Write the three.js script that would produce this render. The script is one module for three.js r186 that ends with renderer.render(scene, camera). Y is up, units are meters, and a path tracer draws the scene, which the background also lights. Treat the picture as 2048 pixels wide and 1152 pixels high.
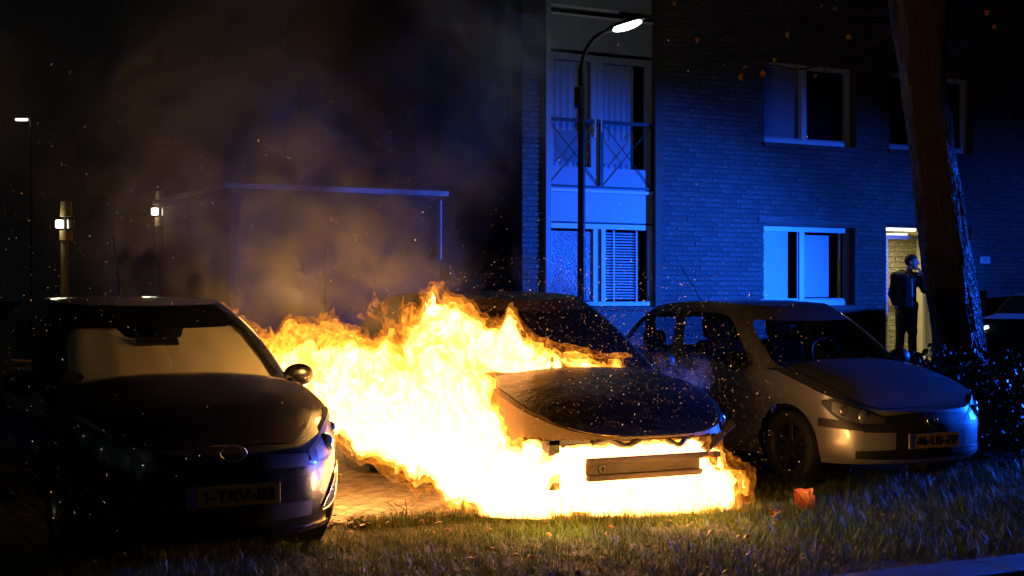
import * as THREE from 'three';
import { mergeGeometries } from 'three/addons/utils/BufferGeometryUtils.js';
import { RoundedBoxGeometry } from 'three/addons/geometries/RoundedBoxGeometry.js';
import { TextGeometry } from 'three/addons/geometries/TextGeometry.js';
import { FontLoader } from 'three/addons/loaders/FontLoader.js';
import { ImprovedNoise } from 'three/addons/math/ImprovedNoise.js';
import { RectAreaLightUniformsLib } from 'three/addons/lights/RectAreaLightUniformsLib.js';

// ---------------------------------------------------------------- camera, sky, exposure, large lights
// Axes: x runs along the row of parked cars and the facade (to the right), z = -v runs away from the street, y up, metres.
const scene = new THREE.Scene();
const camera = new THREE.PerspectiveCamera(22.91, 16 / 9, 0.1, 900);
camera.position.set(0, 1.47, 0);
camera.rotation.y = THREE.MathUtils.degToRad(-28);
camera.setViewOffset(2048, 1152, 0, -22, 2048, 1152);
const renderer = new THREE.WebGLRenderer();
renderer.toneMapping = THREE.LinearToneMapping;
renderer.toneMappingExposure = 1;
renderer.shadowMap.enabled = true;
{
  // night sky: an almost black, slightly brown overcast, a touch lighter towards the horizon
  const W = 64, H = 32, d = new Float32Array(W * H * 4);
  for (let j = 0; j < H; j++) for (let i = 0; i < W; i++) {
    const up = Math.max(0, Math.sin(((j + 0.5) / H - 0.5) * Math.PI)), k = 0.0011 + 0.0009 * (1 - up), o = (j * W + i) * 4;
    d[o] = k * 1.1; d[o + 1] = k; d[o + 2] = k * 1.05; d[o + 3] = 1;
  }
  const sky = new THREE.DataTexture(d, W, H, THREE.RGBAFormat, THREE.FloatType);
  sky.mapping = THREE.EquirectangularReflectionMapping;
  sky.magFilter = THREE.LinearFilter;
  sky.needsUpdate = true;
  scene.background = sky;
  scene.environment = sky;
}
RectAreaLightUniformsLib.init();

const FIRE_LIGHT = 3.6, BLUE = [0.006, 0.1, 1.0], BLUE_LIGHT = 1250, LAMP_LIGHT = 1.1;
function aim(light, at, to) {
  light.position.set(...at); light.castShadow = true;
  scene.add(light);
  if (to) { light.target.position.set(...to); scene.add(light.target); }
  return light;
}
// blue emergency lamps: see lightBar(); fire lights: see the flames; street lamp and porch lamp: see their builders

// ---------------------------------------------------------------- helpers
const { lerp, clamp, smoothstep } = THREE.MathUtils;
function rng(a) { return () => { a = (a + 0x6D2B79F5) | 0; let t = Math.imul(a ^ (a >>> 15), 1 | a); t = (t + Math.imul(t ^ (t >>> 7), 61 | t)) ^ t; return ((t ^ (t >>> 14)) >>> 0) / 4294967296; }; }
const R = rng(7);
const rr = (a, b) => a + (b - a) * R();
const PN = new ImprovedNoise();
const noise = (x, y, z) => PN.noise(x, y, z);
const fbm = (x, y, z, o = 4) => { let s = 0, a = 0.5; for (let i = 0; i < o; i++) { s += a * noise(x, y, z); x *= 2.03; y *= 2.03; z *= 2.03; x += 17.1; z -= 9.7; a *= 0.5; } return s; };
const V = (x, y, z) => new THREE.Vector3(x, y, z);
const used = new Map();
function numbered(name) { const n = used.get(name) ?? 0; used.set(name, n + 1); return n ? name + '_' + String(n).padStart(3, '0') : name; }
function tag(o, label, category, group, kind) {
  if (label) o.userData.label = label;
  if (category) o.userData.category = category;
  if (group) o.userData.group = group;
  if (kind) o.userData.kind = kind;
  return o;
}
function thing(name, label, category, pos = [0, 0, 0], turn = 0, group) {
  const o = new THREE.Group(); o.name = numbered(name); o.position.set(...pos); o.rotation.y = turn;
  scene.add(o);
  return tag(o, label, category, group);
}
function clean(g) { // same attributes everywhere so that geometries merge
  if (g.index) g = g.toNonIndexed();
  if (!g.attributes.normal) g.computeVertexNormals();
  if (!g.attributes.uv) g.setAttribute('uv', new THREE.BufferAttribute(new Float32Array(g.attributes.position.count * 2), 2));
  for (const k of Object.keys(g.attributes)) if (!['position', 'normal', 'uv'].includes(k)) g.deleteAttribute(k);
  g.morphAttributes = {};
  return g;
}
const merged = (list) => (list.length === 1 ? list[0] : mergeGeometries(list.map(clean)));
function part(name, geo, mat, parent, label) {
  const m = new THREE.Mesh(Array.isArray(geo) ? merged(geo) : geo, mat);
  m.name = parent === scene ? numbered(name) : name;
  m.castShadow = m.receiveShadow = true;
  parent.add(m);
  if (label) m.userData.label = label;
  return m;
}
function structure(name, geo, mat) { return tag(part(name, geo, mat, scene), null, null, null, 'structure'); }
const box = (w, h, d, x = 0, y = 0, z = 0, r = 0) => (r ? new RoundedBoxGeometry(w, h, d, 2, r) : new THREE.BoxGeometry(w, h, d)).translate(x, y, z);
const span = (x0, x1, y0, y1, z0, z1) => box(x1 - x0, y1 - y0, z1 - z0, (x0 + x1) / 2, (y0 + y1) / 2, (z0 + z1) / 2);
function bar(a, b, r, n = 6) { // straight round bar between two points
  const A = V(...a), B = V(...b), d = B.clone().sub(A), g = new THREE.CylinderGeometry(r, r, d.length(), n);
  g.applyQuaternion(new THREE.Quaternion().setFromUnitVectors(V(0, 1, 0), d.normalize()));
  return g.translate((A.x + B.x) / 2, (A.y + B.y) / 2, (A.z + B.z) / 2);
}
const tube = (pts, r, seg = 24, n = 6) => new THREE.TubeGeometry(new THREE.CatmullRomCurve3(pts.map((p) => V(...p))), seg, r, n);
function gridGeo(nu, nv, f, keep) { // f(i/nu, j/nv) -> [x,y,z]
  const p = [], uv = [], ix = [];
  for (let j = 0; j <= nv; j++) for (let i = 0; i <= nu; i++) { p.push(...f(i / nu, j / nv)); uv.push(i / nu, j / nv); }
  for (let j = 0; j < nv; j++) for (let i = 0; i < nu; i++) {
    if (keep && !keep((i + 0.5) / nu, (j + 0.5) / nv)) continue;
    const a = j * (nu + 1) + i, b = a + 1, c = a + nu + 1, d = c + 1;
    ix.push(a, b, d, a, d, c);
  }
  const g = new THREE.BufferGeometry();
  g.setAttribute('position', new THREE.Float32BufferAttribute(p, 3));
  g.setAttribute('uv', new THREE.Float32BufferAttribute(uv, 2));
  g.setIndex(ix); g.computeVertexNormals();
  return g;
}
function poly1(pts) { // smooth interpolation through [x, y] points
  return (x) => {
    if (x <= pts[0][0]) return pts[0][1];
    for (let i = 1; i < pts.length; i++) if (x <= pts[i][0]) {
      const [x0, y0] = pts[i - 1], [x1, y1] = pts[i], m = (k) => (k <= 0 || k >= pts.length - 1 ? (k <= 0 ? (pts[1][1] - pts[0][1]) / (pts[1][0] - pts[0][0]) : (pts[k][1] - pts[k - 1][1]) / (pts[k][0] - pts[k - 1][0])) : (pts[k + 1][1] - pts[k - 1][1]) / (pts[k + 1][0] - pts[k - 1][0]));
      const h = x1 - x0, t = (x - x0) / h, t2 = t * t, t3 = t2 * t;
      return (2 * t3 - 3 * t2 + 1) * y0 + (t3 - 2 * t2 + t) * h * m(i - 1) + (-2 * t3 + 3 * t2) * y1 + (t3 - t2) * h * m(i);
    }
    return pts[pts.length - 1][1];
  };
}
// naive surface nets over a sampled grid
function sampleGrid(f, lo, hi, cell) {
  const n = lo.map((l, k) => Math.ceil((hi[k] - l) / cell) + 1), v = new Float32Array(n[0] * n[1] * n[2]);
  for (let k = 0, o = 0; k < n[2]; k++) for (let j = 0; j < n[1]; j++) for (let i = 0; i < n[0]; i++) v[o++] = f(lo[0] + i * cell, lo[1] + j * cell, lo[2] + k * cell);
  return { v, n, lo, cell };
}
function nets({ v, n, lo, cell }, level = 0) { // inside where value > level
  const [nx, ny, nz] = n, sx = 1, sy = nx, sz = nx * ny, id = new Int32Array(v.length).fill(-1), pos = [], ix = [];
  const off = [0, sx, sy, sx + sy, sz, sx + sz, sy + sz, sx + sy + sz], ed = [[0, 1], [2, 3], [4, 5], [6, 7], [0, 2], [1, 3], [4, 6], [5, 7], [0, 4], [1, 5], [2, 6], [3, 7]];
  for (let k = 0; k < nz - 1; k++) for (let j = 0; j < ny - 1; j++) for (let i = 0; i < nx - 1; i++) {
    const b = i + j * sy + k * sz; let m = 0;
    for (let c = 0; c < 8; c++) if (v[b + off[c]] > level) m |= 1 << c;
    if (m === 0 || m === 255) continue;
    let x = 0, y = 0, z = 0, c = 0;
    for (const [p, q] of ed) {
      if (((m >> p) & 1) === ((m >> q) & 1)) continue;
      const a = v[b + off[p]], d = v[b + off[q]], t = (level - a) / (d - a);
      x += lerp(p & 1, q & 1, t); y += lerp((p >> 1) & 1, (q >> 1) & 1, t); z += lerp((p >> 2) & 1, (q >> 2) & 1, t); c++;
    }
    id[b] = pos.length / 3;
    pos.push(lo[0] + (i + x / c) * cell, lo[1] + (j + y / c) * cell, lo[2] + (k + z / c) * cell);
  }
  const quad = (a, b, c, d, flip) => { if (a < 0 || b < 0 || c < 0 || d < 0) return; if (flip) ix.push(a, c, b, a, d, c); else ix.push(a, b, c, a, c, d); };
  for (let k = 1; k < nz - 1; k++) for (let j = 1; j < ny - 1; j++) for (let i = 1; i < nx - 1; i++) {
    const b = i + j * sy + k * sz, s = v[b] > level;
    if (s !== v[b + sx] > level) quad(id[b - sy - sz], id[b - sz], id[b], id[b - sy], !s);
    if (s !== v[b + sy] > level) quad(id[b - sx - sz], id[b - sx], id[b], id[b - sz], !s);
    if (s !== v[b + sz] > level) quad(id[b - sx - sy], id[b - sy], id[b], id[b - sx], !s);
  }
  const g = new THREE.BufferGeometry();
  g.setAttribute('position', new THREE.Float32BufferAttribute(pos, 3));
  g.setIndex(ix);
  return g;
}
function capsule(p, a, b, ra, rb) { // signed distance to a tapered capsule
  const dx = b[0] - a[0], dy = b[1] - a[1], dz = b[2] - a[2], px = p[0] - a[0], py = p[1] - a[1], pz = p[2] - a[2];
  const t = clamp((px * dx + py * dy + pz * dz) / (dx * dx + dy * dy + dz * dz + 1e-9), 0, 1);
  return Math.hypot(px - dx * t, py - dy * t, pz - dz * t) - lerp(ra, rb, t);
}
const smin = (a, b, k) => { const h = Math.max(k - Math.abs(a - b), 0) / k; return Math.min(a, b) - h * h * k * 0.25; };

// ---------------------------------------------------------------- textures and materials
function tex(w, h, f, srgb) { // f(u, v) -> grey or [r, g, b] in 0..1, tiling
  const d = new Uint8Array(w * h * 4);
  for (let j = 0; j < h; j++) for (let i = 0; i < w; i++) {
    let c = f(i / w, j / h); if (typeof c === 'number') c = [c, c, c];
    const o = (j * w + i) * 4;
    for (let k = 0; k < 3; k++) d[o + k] = clamp(c[k], 0, 1) * 255;
    d[o + 3] = 255;
  }
  const t = new THREE.DataTexture(d, w, h); t.wrapS = t.wrapT = THREE.RepeatWrapping; t.magFilter = THREE.LinearFilter;
  if (srgb) t.colorSpace = THREE.SRGBColorSpace;
  t.needsUpdate = true; return t;
}
const tile = (u, v, f, seed) => { const a = u * Math.PI * 2, b = v * Math.PI * 2, k = f / (Math.PI * 2); return noise(Math.cos(a) * k + seed, Math.sin(a) * k + Math.cos(b) * k * 1.3, Math.sin(b) * k * 1.3 - seed); };
const GR = rng(99);
const grit = tex(256, 256, (u, v) => 0.5 + 0.25 * tile(u, v, 60, 3) + 0.5 * (GR() - 0.5));
const blot = tex(256, 256, (u, v) => 0.72 + 0.35 * tile(u, v, 5, 1) + 0.25 * tile(u, v, 17, 8) + 0.12 * (GR() - 0.5), true);
const rep = (t, x, y) => { const c = t.clone(); c.repeat.set(x, y); c.needsUpdate = true; return c; };
const S = (color, roughness, more = {}) => new THREE.MeshStandardMaterial({ color: new THREE.Color().setRGB(...color), roughness, side: THREE.DoubleSide, ...more });
const P = (color, roughness, more = {}) => new THREE.MeshPhysicalMaterial({ color: new THREE.Color().setRGB(...color), roughness, side: THREE.DoubleSide, ...more });
const glow = (color, k = 1) => S([0.02, 0.02, 0.02], 0.5, { emissive: new THREE.Color().setRGB(...color), emissiveIntensity: k });
const M = {
  soil: S([0.035, 0.026, 0.018], 0.9, { map: rep(blot, 1, 1), bumpMap: grit, bumpScale: 0.01 }),
  asphalt: S([0.045, 0.045, 0.048], 0.42, { bumpMap: grit, bumpScale: 0.012 }),
  kerb: S([0.11, 0.11, 0.115], 0.35, { map: tex(512, 256, (u, v) => { const g = GR(); return g > 0.8 ? 0.9 : 0.2 + 0.35 * GR() + 0.2 * tile(u, v, 12, 4); }, true), bumpMap: grit, bumpScale: 0.02 }),
  mortar: S([0.05, 0.047, 0.045], 0.95),
  brick: S([0.19, 0.17, 0.16], 0.8, { map: blot, bumpMap: grit, bumpScale: 0.003 }),
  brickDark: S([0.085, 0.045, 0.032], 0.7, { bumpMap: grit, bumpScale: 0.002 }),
  paver: S([0.26, 0.22, 0.17], 0.72, { map: blot, bumpMap: grit, bumpScale: 0.004 }),
  white: S([0.62, 0.63, 0.64], 0.45),
  panel: S([0.36, 0.39, 0.43], 0.45),
  panelGrey: S([0.26, 0.28, 0.32], 0.45),
  blind: S([0.85, 0.86, 0.88], 0.7),
  curtain: S([0.36, 0.38, 0.42], 0.8),
  lace: S([0.6, 0.64, 0.68], 0.22, { bumpMap: tex(256, 256, (u, v) => 0.5 + 0.9 * tile(u, v, 30, 5) + 0.6 * tile(u, v, 70, 2)), bumpScale: 0.05 }),
  dark: S([0.012, 0.011, 0.011], 0.6),
  black: S([0.006, 0.006, 0.006], 0.5),
  iron: S([0.022, 0.02, 0.02], 0.45, { metalness: 0.3 }),
  pane: P([0.9, 0.93, 0.95], 0.03, { transmission: 1, thickness: 0, specularIntensity: 0.3 }),
  paneDull: P([0.9, 0.93, 0.95], 0.03, { transmission: 1, thickness: 0, specularIntensity: 0 }),
  carGlass: P([0.66, 0.7, 0.74], 0.02, { transmission: 1, thickness: 0 }),
  wood: S([0.25, 0.15, 0.07], 0.5),
  cream: S([0.62, 0.55, 0.36], 0.6),
  shedWall: S([0.03, 0.025, 0.022], 0.85),
  bark: S([0.075, 0.055, 0.042], 0.3, { bumpMap: rep(tex(256, 256, (u, v) => 0.5 + 0.5 * tile(u, v, 40, 7) + 0.35 * tile(u, v, 90, 2)), 3, 6), bumpScale: 0.03 }),
  rubber: S([0.012, 0.012, 0.012], 0.7),
  alloy: S([0.4, 0.41, 0.42], 0.3, { metalness: 0.9 }),
  chrome: S([0.75, 0.76, 0.78], 0.08, { metalness: 1 }),
  plastic: S([0.015, 0.015, 0.016], 0.45),
  seat: S([0.03, 0.03, 0.035], 0.8),
  plate: S([0.36, 0.22, 0.018], 0.4),
  plateBlue: S([0.03, 0.08, 0.55], 0.3),
  plateText: S([0.01, 0.01, 0.012], 0.15),
  reflector: S([0.55, 0.57, 0.6], 0.18, { metalness: 0.8 }),
  shade: S([0.8, 0.7, 0.54], 0.5, { metalness: 0.1, bumpMap: rep(blot, 3, 2), bumpScale: 0.002 }),
};
const font = await new FontLoader().loadAsync('fonts/droid/droid_sans_bold.typeface.json');
// ---------------------------------------------------------------- ground, road, kerb, pavement
const GROUND_Y = poly1([[5.5, 0], [13.2, 0], [14.4, 0.16], [15.8, 0.42], [30, 0.42]]);
{
  const rows = [[-250, -0.14], [5.46, -0.14], [5.462, -0.02], [8, -0.012], [12.9, -0.012], [13.6, 0.02], [14.5, 0.17], [15.2, 0.32], [15.9, 0.412], [40, 0.412], [600, 0.412]];
  const p = [], uv = [], ix = [];
  for (const [v, y] of rows) for (const u of [-500, -20, 0, 10, 30, 500]) { p.push(u, y, -v); uv.push(u, v); }
  for (let j = 0; j < rows.length - 1; j++) for (let i = 0; i < 5; i++) { const a = j * 6 + i, b = a + 6; ix.push(a, a + 1, b + 1, a, b + 1, b); }
  const g = new THREE.BufferGeometry();
  g.setAttribute('position', new THREE.Float32BufferAttribute(p, 3)); g.setAttribute('uv', new THREE.Float32BufferAttribute(uv, 2)); g.setIndex(ix); g.computeVertexNormals();
  structure('ground', g, M.soil);
}
const sheet = (u0, u1, v0, v1, y) => gridGeo(1, 1, (a, b) => [lerp(u0, u1, a), y, -lerp(v0, v1, b)]).setAttribute('uv', new THREE.Float32BufferAttribute([u0, v0, u1, v0, u0, v1, u1, v1], 2));
structure('road', sheet(-60, 60, -12, 5.44, -0.13), M.asphalt);
{
  const k = thing('kerb'); k.userData.kind = 'structure';
  for (let i = -4; i < 16; i++) {
    const g = new RoundedBoxGeometry(0.99, 0.2, 0.37, 2, 0.012).translate(i + 0.5, -0.09 + rr(-0.002, 0.002), -5.66);
    part('kerb_stone', g, M.kerb, k);
  }
}
// brick paving of the parking bays: rows run away from the street
{
  const pv = thing('parking_bay_paving'); pv.userData.kind = 'structure';
  const geos = [0, 1, 2].map((i) => { const g = new RoundedBoxGeometry(0.098, 0.07, 0.206, 2, 0.006); const u = g.attributes.uv; for (let k = 0; k < u.count; k++) u.setXY(k, u.getX(k) * 0.12 + i * 0.31, u.getY(k) * 0.25 + i * 0.17); return g; });
  const tones = [[1, 1, 1], [0.82, 0.78, 0.76], [1.12, 1.05, 0.95], [0.9, 0.95, 0.98]].map((t) => { const m = M.paver.clone(); m.color.r *= t[0]; m.color.g *= t[1]; m.color.b *= t[2]; return m; });
  const rest = [], near = [];
  for (let i = -45; i < 105; i++) for (let j = 0; j < 21; j++) {
    const u = i * 0.1012, v = 8.75 + j * 0.21 + (i & 1 ? 0.105 : 0), hidden = v > 13.1;
    if (hidden) continue;
    const seen = u > 2.95 && u < 4.7 && v < 10.9, q = { u, v, y: -0.03 + rr(-0.0025, 0.0025), a: rr(-0.012, 0.012), b: rr(-0.012, 0.012) };
    (seen && near.length < 300 ? near : rest).push(q);
  }
  for (const q of near) { const m = part('paver', geos[Math.floor(R() * 3)], tones[Math.floor(R() * 4)], pv); m.position.set(q.u, q.y, -q.v); m.rotation.set(q.a, 0, q.b); }
  const im = new THREE.InstancedMesh(geos[0], M.paver, rest.length), o = new THREE.Object3D(), c = new THREE.Color();
  rest.forEach((q, i) => { o.position.set(q.u, q.y, -q.v); o.rotation.set(q.a, 0, q.b); o.updateMatrix(); im.setMatrixAt(i, o.matrix); const k = rr(0.75, 1.12); im.setColorAt(i, c.setRGB(k, k * rr(0.93, 1), k * rr(0.88, 1))); });
  im.name = 'paver_field'; im.userData.kind = 'stuff'; im.castShadow = im.receiveShadow = true; pv.add(im);
}
structure('pavement', gridGeo(30, 14, (a, b) => { const v = lerp(13.05, 17.79, b); return [lerp(-12, 34, a), GROUND_Y(v) + 0.006, -v]; }), S([0.12, 0.115, 0.11], 0.75, { map: rep(blot, 20, 4), bumpMap: rep(grit, 40, 6), bumpScale: 0.004 }));

// ---------------------------------------------------------------- apartment building
const FV = 17.8; // distance of the facade plane
{
  const B = thing('apartment_building', 'brick apartment building lit blue with balcony doors beside a street lamp', 'building', [0, 0, 0]);
  const L = 9.63, Rr = 34, TOP = 9;
  // openings: [u0, u1, y0, y1]
  const bay = [10.07, 11.89, 0.42, 9], winA = [13.94, 15.8, 3.93, 5.22], winB = [16.53, 18.4, 3.95, 5.24], winC = [13.93, 15.78, 1.37, 2.62], porch = [16.45, 18.37, 0.42, 2.68];
  const upper = [winA, winB].map((w) => [w[0], w[1], w[2] + 2.75, w[3] + 2.75]);
  const holes = [bay, winA, winB, winC, porch, ...upper];
  const sh = new THREE.Shape([new THREE.Vector2(L, -0.2), new THREE.Vector2(Rr, -0.2), new THREE.Vector2(Rr, TOP), new THREE.Vector2(L, TOP)]);
  for (const [a, b, c, d] of holes) { const e = d >= 9 ? 8.9 : d; sh.holes.push(new THREE.Path([new THREE.Vector2(a, c), new THREE.Vector2(a, e), new THREE.Vector2(b, e), new THREE.Vector2(b, c)])); }
  part('wall', new THREE.ExtrudeGeometry(sh, { depth: 0.3, bevelEnabled: false }).translate(0, 0, -FV - 0.3 - 0.012), M.mortar, B);
  part('rear_wall', [span(L, Rr, -0.2, TOP, -28, -27.8), span(L, L + 0.2, -0.2, TOP, -27.8, -FV - 0.33), span(Rr - 0.2, Rr, -0.2, TOP, -27.8, -FV - 0.33)], M.shedWall, B);
  part('roof', span(L - 0.1, Rr + 0.1, TOP, TOP + 0.25, -28.1, -FV + 0.12), M.dark, B);
  // bricks, laid in a running bond, cut at the openings
  const H = 0.075, LEN = 0.222, cut = [];
  for (let r = 0; r < 92; r++) {
    const y = 0.25 + r * H, off = (r % 2) * LEN / 2 + (r % 3) * 0.02;
    for (let u = L - off; u < 24; u += LEN) {
      let a = Math.max(L, u + 0.003), b = u + LEN - 0.003, drop = false;
      for (const [h0, h1, y0, y1] of holes) {
        if (y + H - 0.012 < y0 || y > y1 - 0.01) continue;
        if (a >= h0 && b <= h1) drop = true; else if (a < h0 && b > h0) b = h0; else if (b > h1 && a < h1) a = h1;
      }
      if (!drop && b - a > 0.03) cut.push([a, b, y]);
    }
  }
  const bg = new RoundedBoxGeometry(1, 1, 1, 1, 0.001); // scaled below
  const geo = (() => { const g = new THREE.BoxGeometry(1, 1, 1, 1, 1, 1); return g; })();
  bg.dispose();
  const tones = [[1, 1, 1], [0.78, 0.76, 0.78], [1.15, 1.1, 1.05], [0.9, 0.86, 0.82]].map((t) => { const m = M.brick.clone(); m.color.r *= t[0]; m.color.g *= t[1]; m.color.b *= t[2]; return m; });
  const near = cut.filter(([a, , y]) => a > 11.85 && a < 13.95 && y > 1.45 && y < 4).sort((p, q) => p[2] - q[2]).slice(0, 290), isNear = new Set(near);
  const set = (o, [a, b, y]) => { const d = 0.06 + rr(-0.004, 0.004); o.scale.set(b - a, H - 0.017, d); o.position.set((a + b) / 2, y + H / 2 + rr(-0.0015, 0.0015), -FV - 0.024 + rr(-0.003, 0.005)); o.rotation.set(rr(-0.02, 0.02), rr(-0.008, 0.008), rr(-0.004, 0.004)); };
  for (const b of near) set(part('brick', geo, tones[Math.floor(R() * 4)], B), b);
  const rest = cut.filter((b) => !isNear.has(b)), im = new THREE.InstancedMesh(geo, M.brick, rest.length), o = new THREE.Object3D(), c = new THREE.Color();
  rest.forEach((b, i) => { set(o, b); o.updateMatrix(); im.setMatrixAt(i, o.matrix); const k = rr(0.7, 1.2); im.setColorAt(i, c.setRGB(k, k * rr(0.94, 1), k * rr(0.9, 1))); });
  im.name = 'brick_courses'; im.userData.kind = 'stuff'; im.castShadow = im.receiveShadow = true; B.add(im);
  // fin on the left edge of the bay, added to shade the wall beside it
  part('bay_shade_fin', span(9.98, 10.062, 0.42, 8.8, -FV - 0.03, -FV + 0.07), M.panelGrey, B);

  // window helper: frame of bars with panes; z is the front of the frame
  function windowUnit(w, depth, split, label, fill, handleless) {
    const [a, b, c, d] = w, z = -FV - depth, t = 0.075, f = [span(a, b, c, c + t, z - 0.06, z), span(a, b, d - t, d, z - 0.06, z), span(a, a + t, c + t, d - t, z - 0.06, z), span(b - t, b, c + t, d - t, z - 0.06, z)];
    const win = part('window', f, M.white, B, label);
    const xs = [a + t, ...split, b - t];
    for (const s of split) part('mullion', span(s - 0.045, s + 0.045, c + t, d - t, z - 0.058, z + 0.004), M.white, win);
    part('glazing_bead', [span(a + t, b - t, c + t, c + t + 0.035, z - 0.05, z - 0.012), ...xs.slice(1).flatMap((x, i) => [span(xs[i] + (i ? 0.045 : 0), xs[i] + (i ? 0.045 : 0) + 0.03, c + t + 0.035, d - t, z - 0.05, z - 0.014), span(x - (i < split.length ? 0.045 : 0) - 0.03, x - (i < split.length ? 0.045 : 0), c + t + 0.035, d - t, z - 0.05, z - 0.014)])], M.panel, win);
    for (let i = 0; i + 1 < xs.length; i++) { const pn = part('pane', box(xs[i + 1] - xs[i] - 0.02, d - c - 2 * t, 0.006), w === winC ? M.paneDull : M.pane, win); pn.position.set((xs[i] + xs[i + 1]) / 2, (c + d) / 2, z - 0.042); pn.rotation.set(0.02, 0.045, 0); };
    for (const [x0, x1, y0, y1, m, nm] of fill) part(nm || 'curtain', span(x0, x1, y0, y1, z - 0.085, z - 0.075), m, win);
    part('sill', span(a - 0.02, b + 0.06, c - 0.075, c - 0.004, z - 0.02, -FV + 0.045), M.brickDark, win);
    part('reveal_shade', [span(b + 0.002, b + 0.06, c, d + 0.05, z - 0.05, -FV + 0.012), span(a, b + 0.002, d + 0.002, d + 0.05, z - 0.05, -FV + 0.008)], M.brickDark, win);  // shade of the recess put in as dark brick strips
    return win;
  }
  windowUnit(winA, 0.14, [14.84], 'upper window with a blind behind its left pane', [[14.0, 14.79, 3.98, 5.2, M.curtain, 'roller_blind']]);
  windowUnit(winB, 0.14, [17.45], 'upper window behind the tree trunk', []);
  windowUnit(winC, 0.12, [14.78], 'ground floor window with two white blinds', [[13.98, 14.56, 1.42, 2.55, M.blind, 'roller_blind'], [14.84, 15.4, 1.5, 2.5, M.blind, 'roller_blind']]);
  for (const w of upper) windowUnit(w, 0.14, [(w[0] + w[1]) / 2], null, []);
  part('lintel', span(winC[0] - 0.1, winC[1] + 0.1, 2.675, 2.79, -FV - 0.02, -FV + 0.012), M.brick, B);
  // dark rooms behind the windows
  part('room', [winA, winB, winC, ...upper].map(([a, b, c, d]) => span(a - 0.2, b + 0.2, c - 0.2, d + 0.2, -FV - 2.4, -FV - 2.3)), M.dark, B);

  // the bay: panels, balcony doors with railing, ground floor windows
  const [b0, b1] = bay, Z = -FV - 0.075, zf = (k) => Z - k;
  part('bay_shadow_strip', [span(b1 - 0.001, b1 + 0.11, 0.42, 8.9, Z - 0.06, -FV + 0.02), span(b0 - 0.06, b0 - 0.001, 0.42, 8.9, Z - 0.06, -FV - 0.02)], M.brickDark, B);  // flush dark brick, the narrow recess shadow is put into its colour
  const pan = part('spandrel_panel', span(b0 + 0.002, b1 - 0.002, 2.6, 3.03, Z - 0.05, Z + 0.002), M.panel, B);
  part('panel_joint', span(b0 + 0.002, b1 - 0.002, 2.575, 2.598, Z - 0.05, Z - 0.012), M.dark, pan);
  part('cap_strip', span(b0 - 0.0, b1, 3.032, 3.075, Z - 0.05, Z + 0.03), M.white, pan);
  const pan2 = part('spandrel_panel', span(b0 + 0.002, b1 - 0.002, 5.1, 5.58, Z - 0.05, Z + 0.002), M.panelGrey, B);
  part('cap_strip', [span(b0, b1, 5.585, 5.62, Z - 0.05, Z + 0.03), span(b0 + 0.05, b1 - 0.6, 5.7, 5.74, Z - 0.05, Z + 0.03)], M.white, pan2);
  part('upper_bay', span(b0 + 0.002, b1 - 0.002, 5.75, 8.9, Z - 0.1, Z - 0.02), M.panelGrey, B);
  part('bay_plinth', [span(b0, b1, 0.42, 1.36, Z - 0.1, Z - 0.002), span(b0, b1, 1.3, 1.36, Z - 0.002, Z + 0.06)], M.brickDark, B);
  const mid = (b0 + b1) / 2;
  // ground floor of the bay
  {
    const z = Z, w = part('window', [span(b0, b1, 1.37, 1.43, z - 0.07, z + 0.04), span(b0, b1, 2.5, 2.572, z - 0.07, z), span(b0, b0 + 0.05, 1.43, 2.5, z - 0.07, z), span(b1 - 0.05, b1, 1.43, 2.5, z - 0.07, z), span(mid - 0.12, mid - 0.05, 1.43, 2.5, z - 0.07, z), span(mid + 0.02, mid + 0.09, 1.43, 2.5, z - 0.07, z)], M.white, B, 'bay window with frosted left pane and slatted blind');
    part('mullion', span(mid - 0.05, mid + 0.02, 1.43, 2.5, z - 0.06, z - 0.02), M.iron, w);
    part('frosted_pane', span(b0 + 0.06, mid - 0.13, 1.45, 2.46, z - 0.045, z - 0.03), M.lace, w);
    part('pane', span(mid + 0.1, b1 - 0.06, 1.44, 2.49, z - 0.036, z - 0.03), M.paneDull, w);
    for (let i = 0; i < 24; i++) { const g = new THREE.BoxGeometry(0.62, 0.003, 0.035).rotateX(0.62).translate(mid + 0.42, 1.48 + i * 0.042, z - 0.1); part('slat', g, M.blind, w); }
    part('blind_tape', [span(mid + 0.27, mid + 0.295, 1.44, 2.49, z - 0.078, z - 0.075), span(mid + 0.67, mid + 0.695, 1.44, 2.49, z - 0.078, z - 0.075)], M.blind, w);
    part('room', span(b0, b1, 1.3, 2.6, z - 0.6, z - 0.55), S([0.05, 0.055, 0.07], 0.8), w);
  }
  // balcony doors above
  for (const [s, x0, x1] of [[0, b0 + 0.01, mid - 0.06], [1, mid - 0.055, b1 - 0.01]]) {
    const z = Z, t = 0.1, y0 = 3.08, y1 = 5.05;
    const dr = part('balcony_door', [span(x0, x0 + t, y0, y1, z - 0.07, z), span(x1 - t, x1, y0, y1, z - 0.07, z), span(x0 + t, x1 - t, y1 - t, y1, z - 0.07, z), span(x0 + t, x1 - t, y0, y0 + 0.32, z - 0.07, z)], M.panelGrey, B);
    part('pane', span(x0 + t, x1 - t, y0 + 0.32, y1 - t, z - 0.04, z - 0.034), M.pane, dr);
    part('curtain', gridGeo(24, 1, (a, b) => [lerp(x0 + t - 0.02, x1 - t - (s ? 0.16 : 0) + 0.02, a), lerp(y0 + 0.1, y1 - 0.05, b), z - 0.14 + 0.012 * Math.sin(a * 38)]), M.curtain, dr);
    part('notice', span(x0 + t + 0.02, x0 + t + 0.5, y0 + 0.4, y0 + 0.85 - s * 0.1, z - 0.1, z - 0.09), s ? M.curtain : M.lace, dr);
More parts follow.
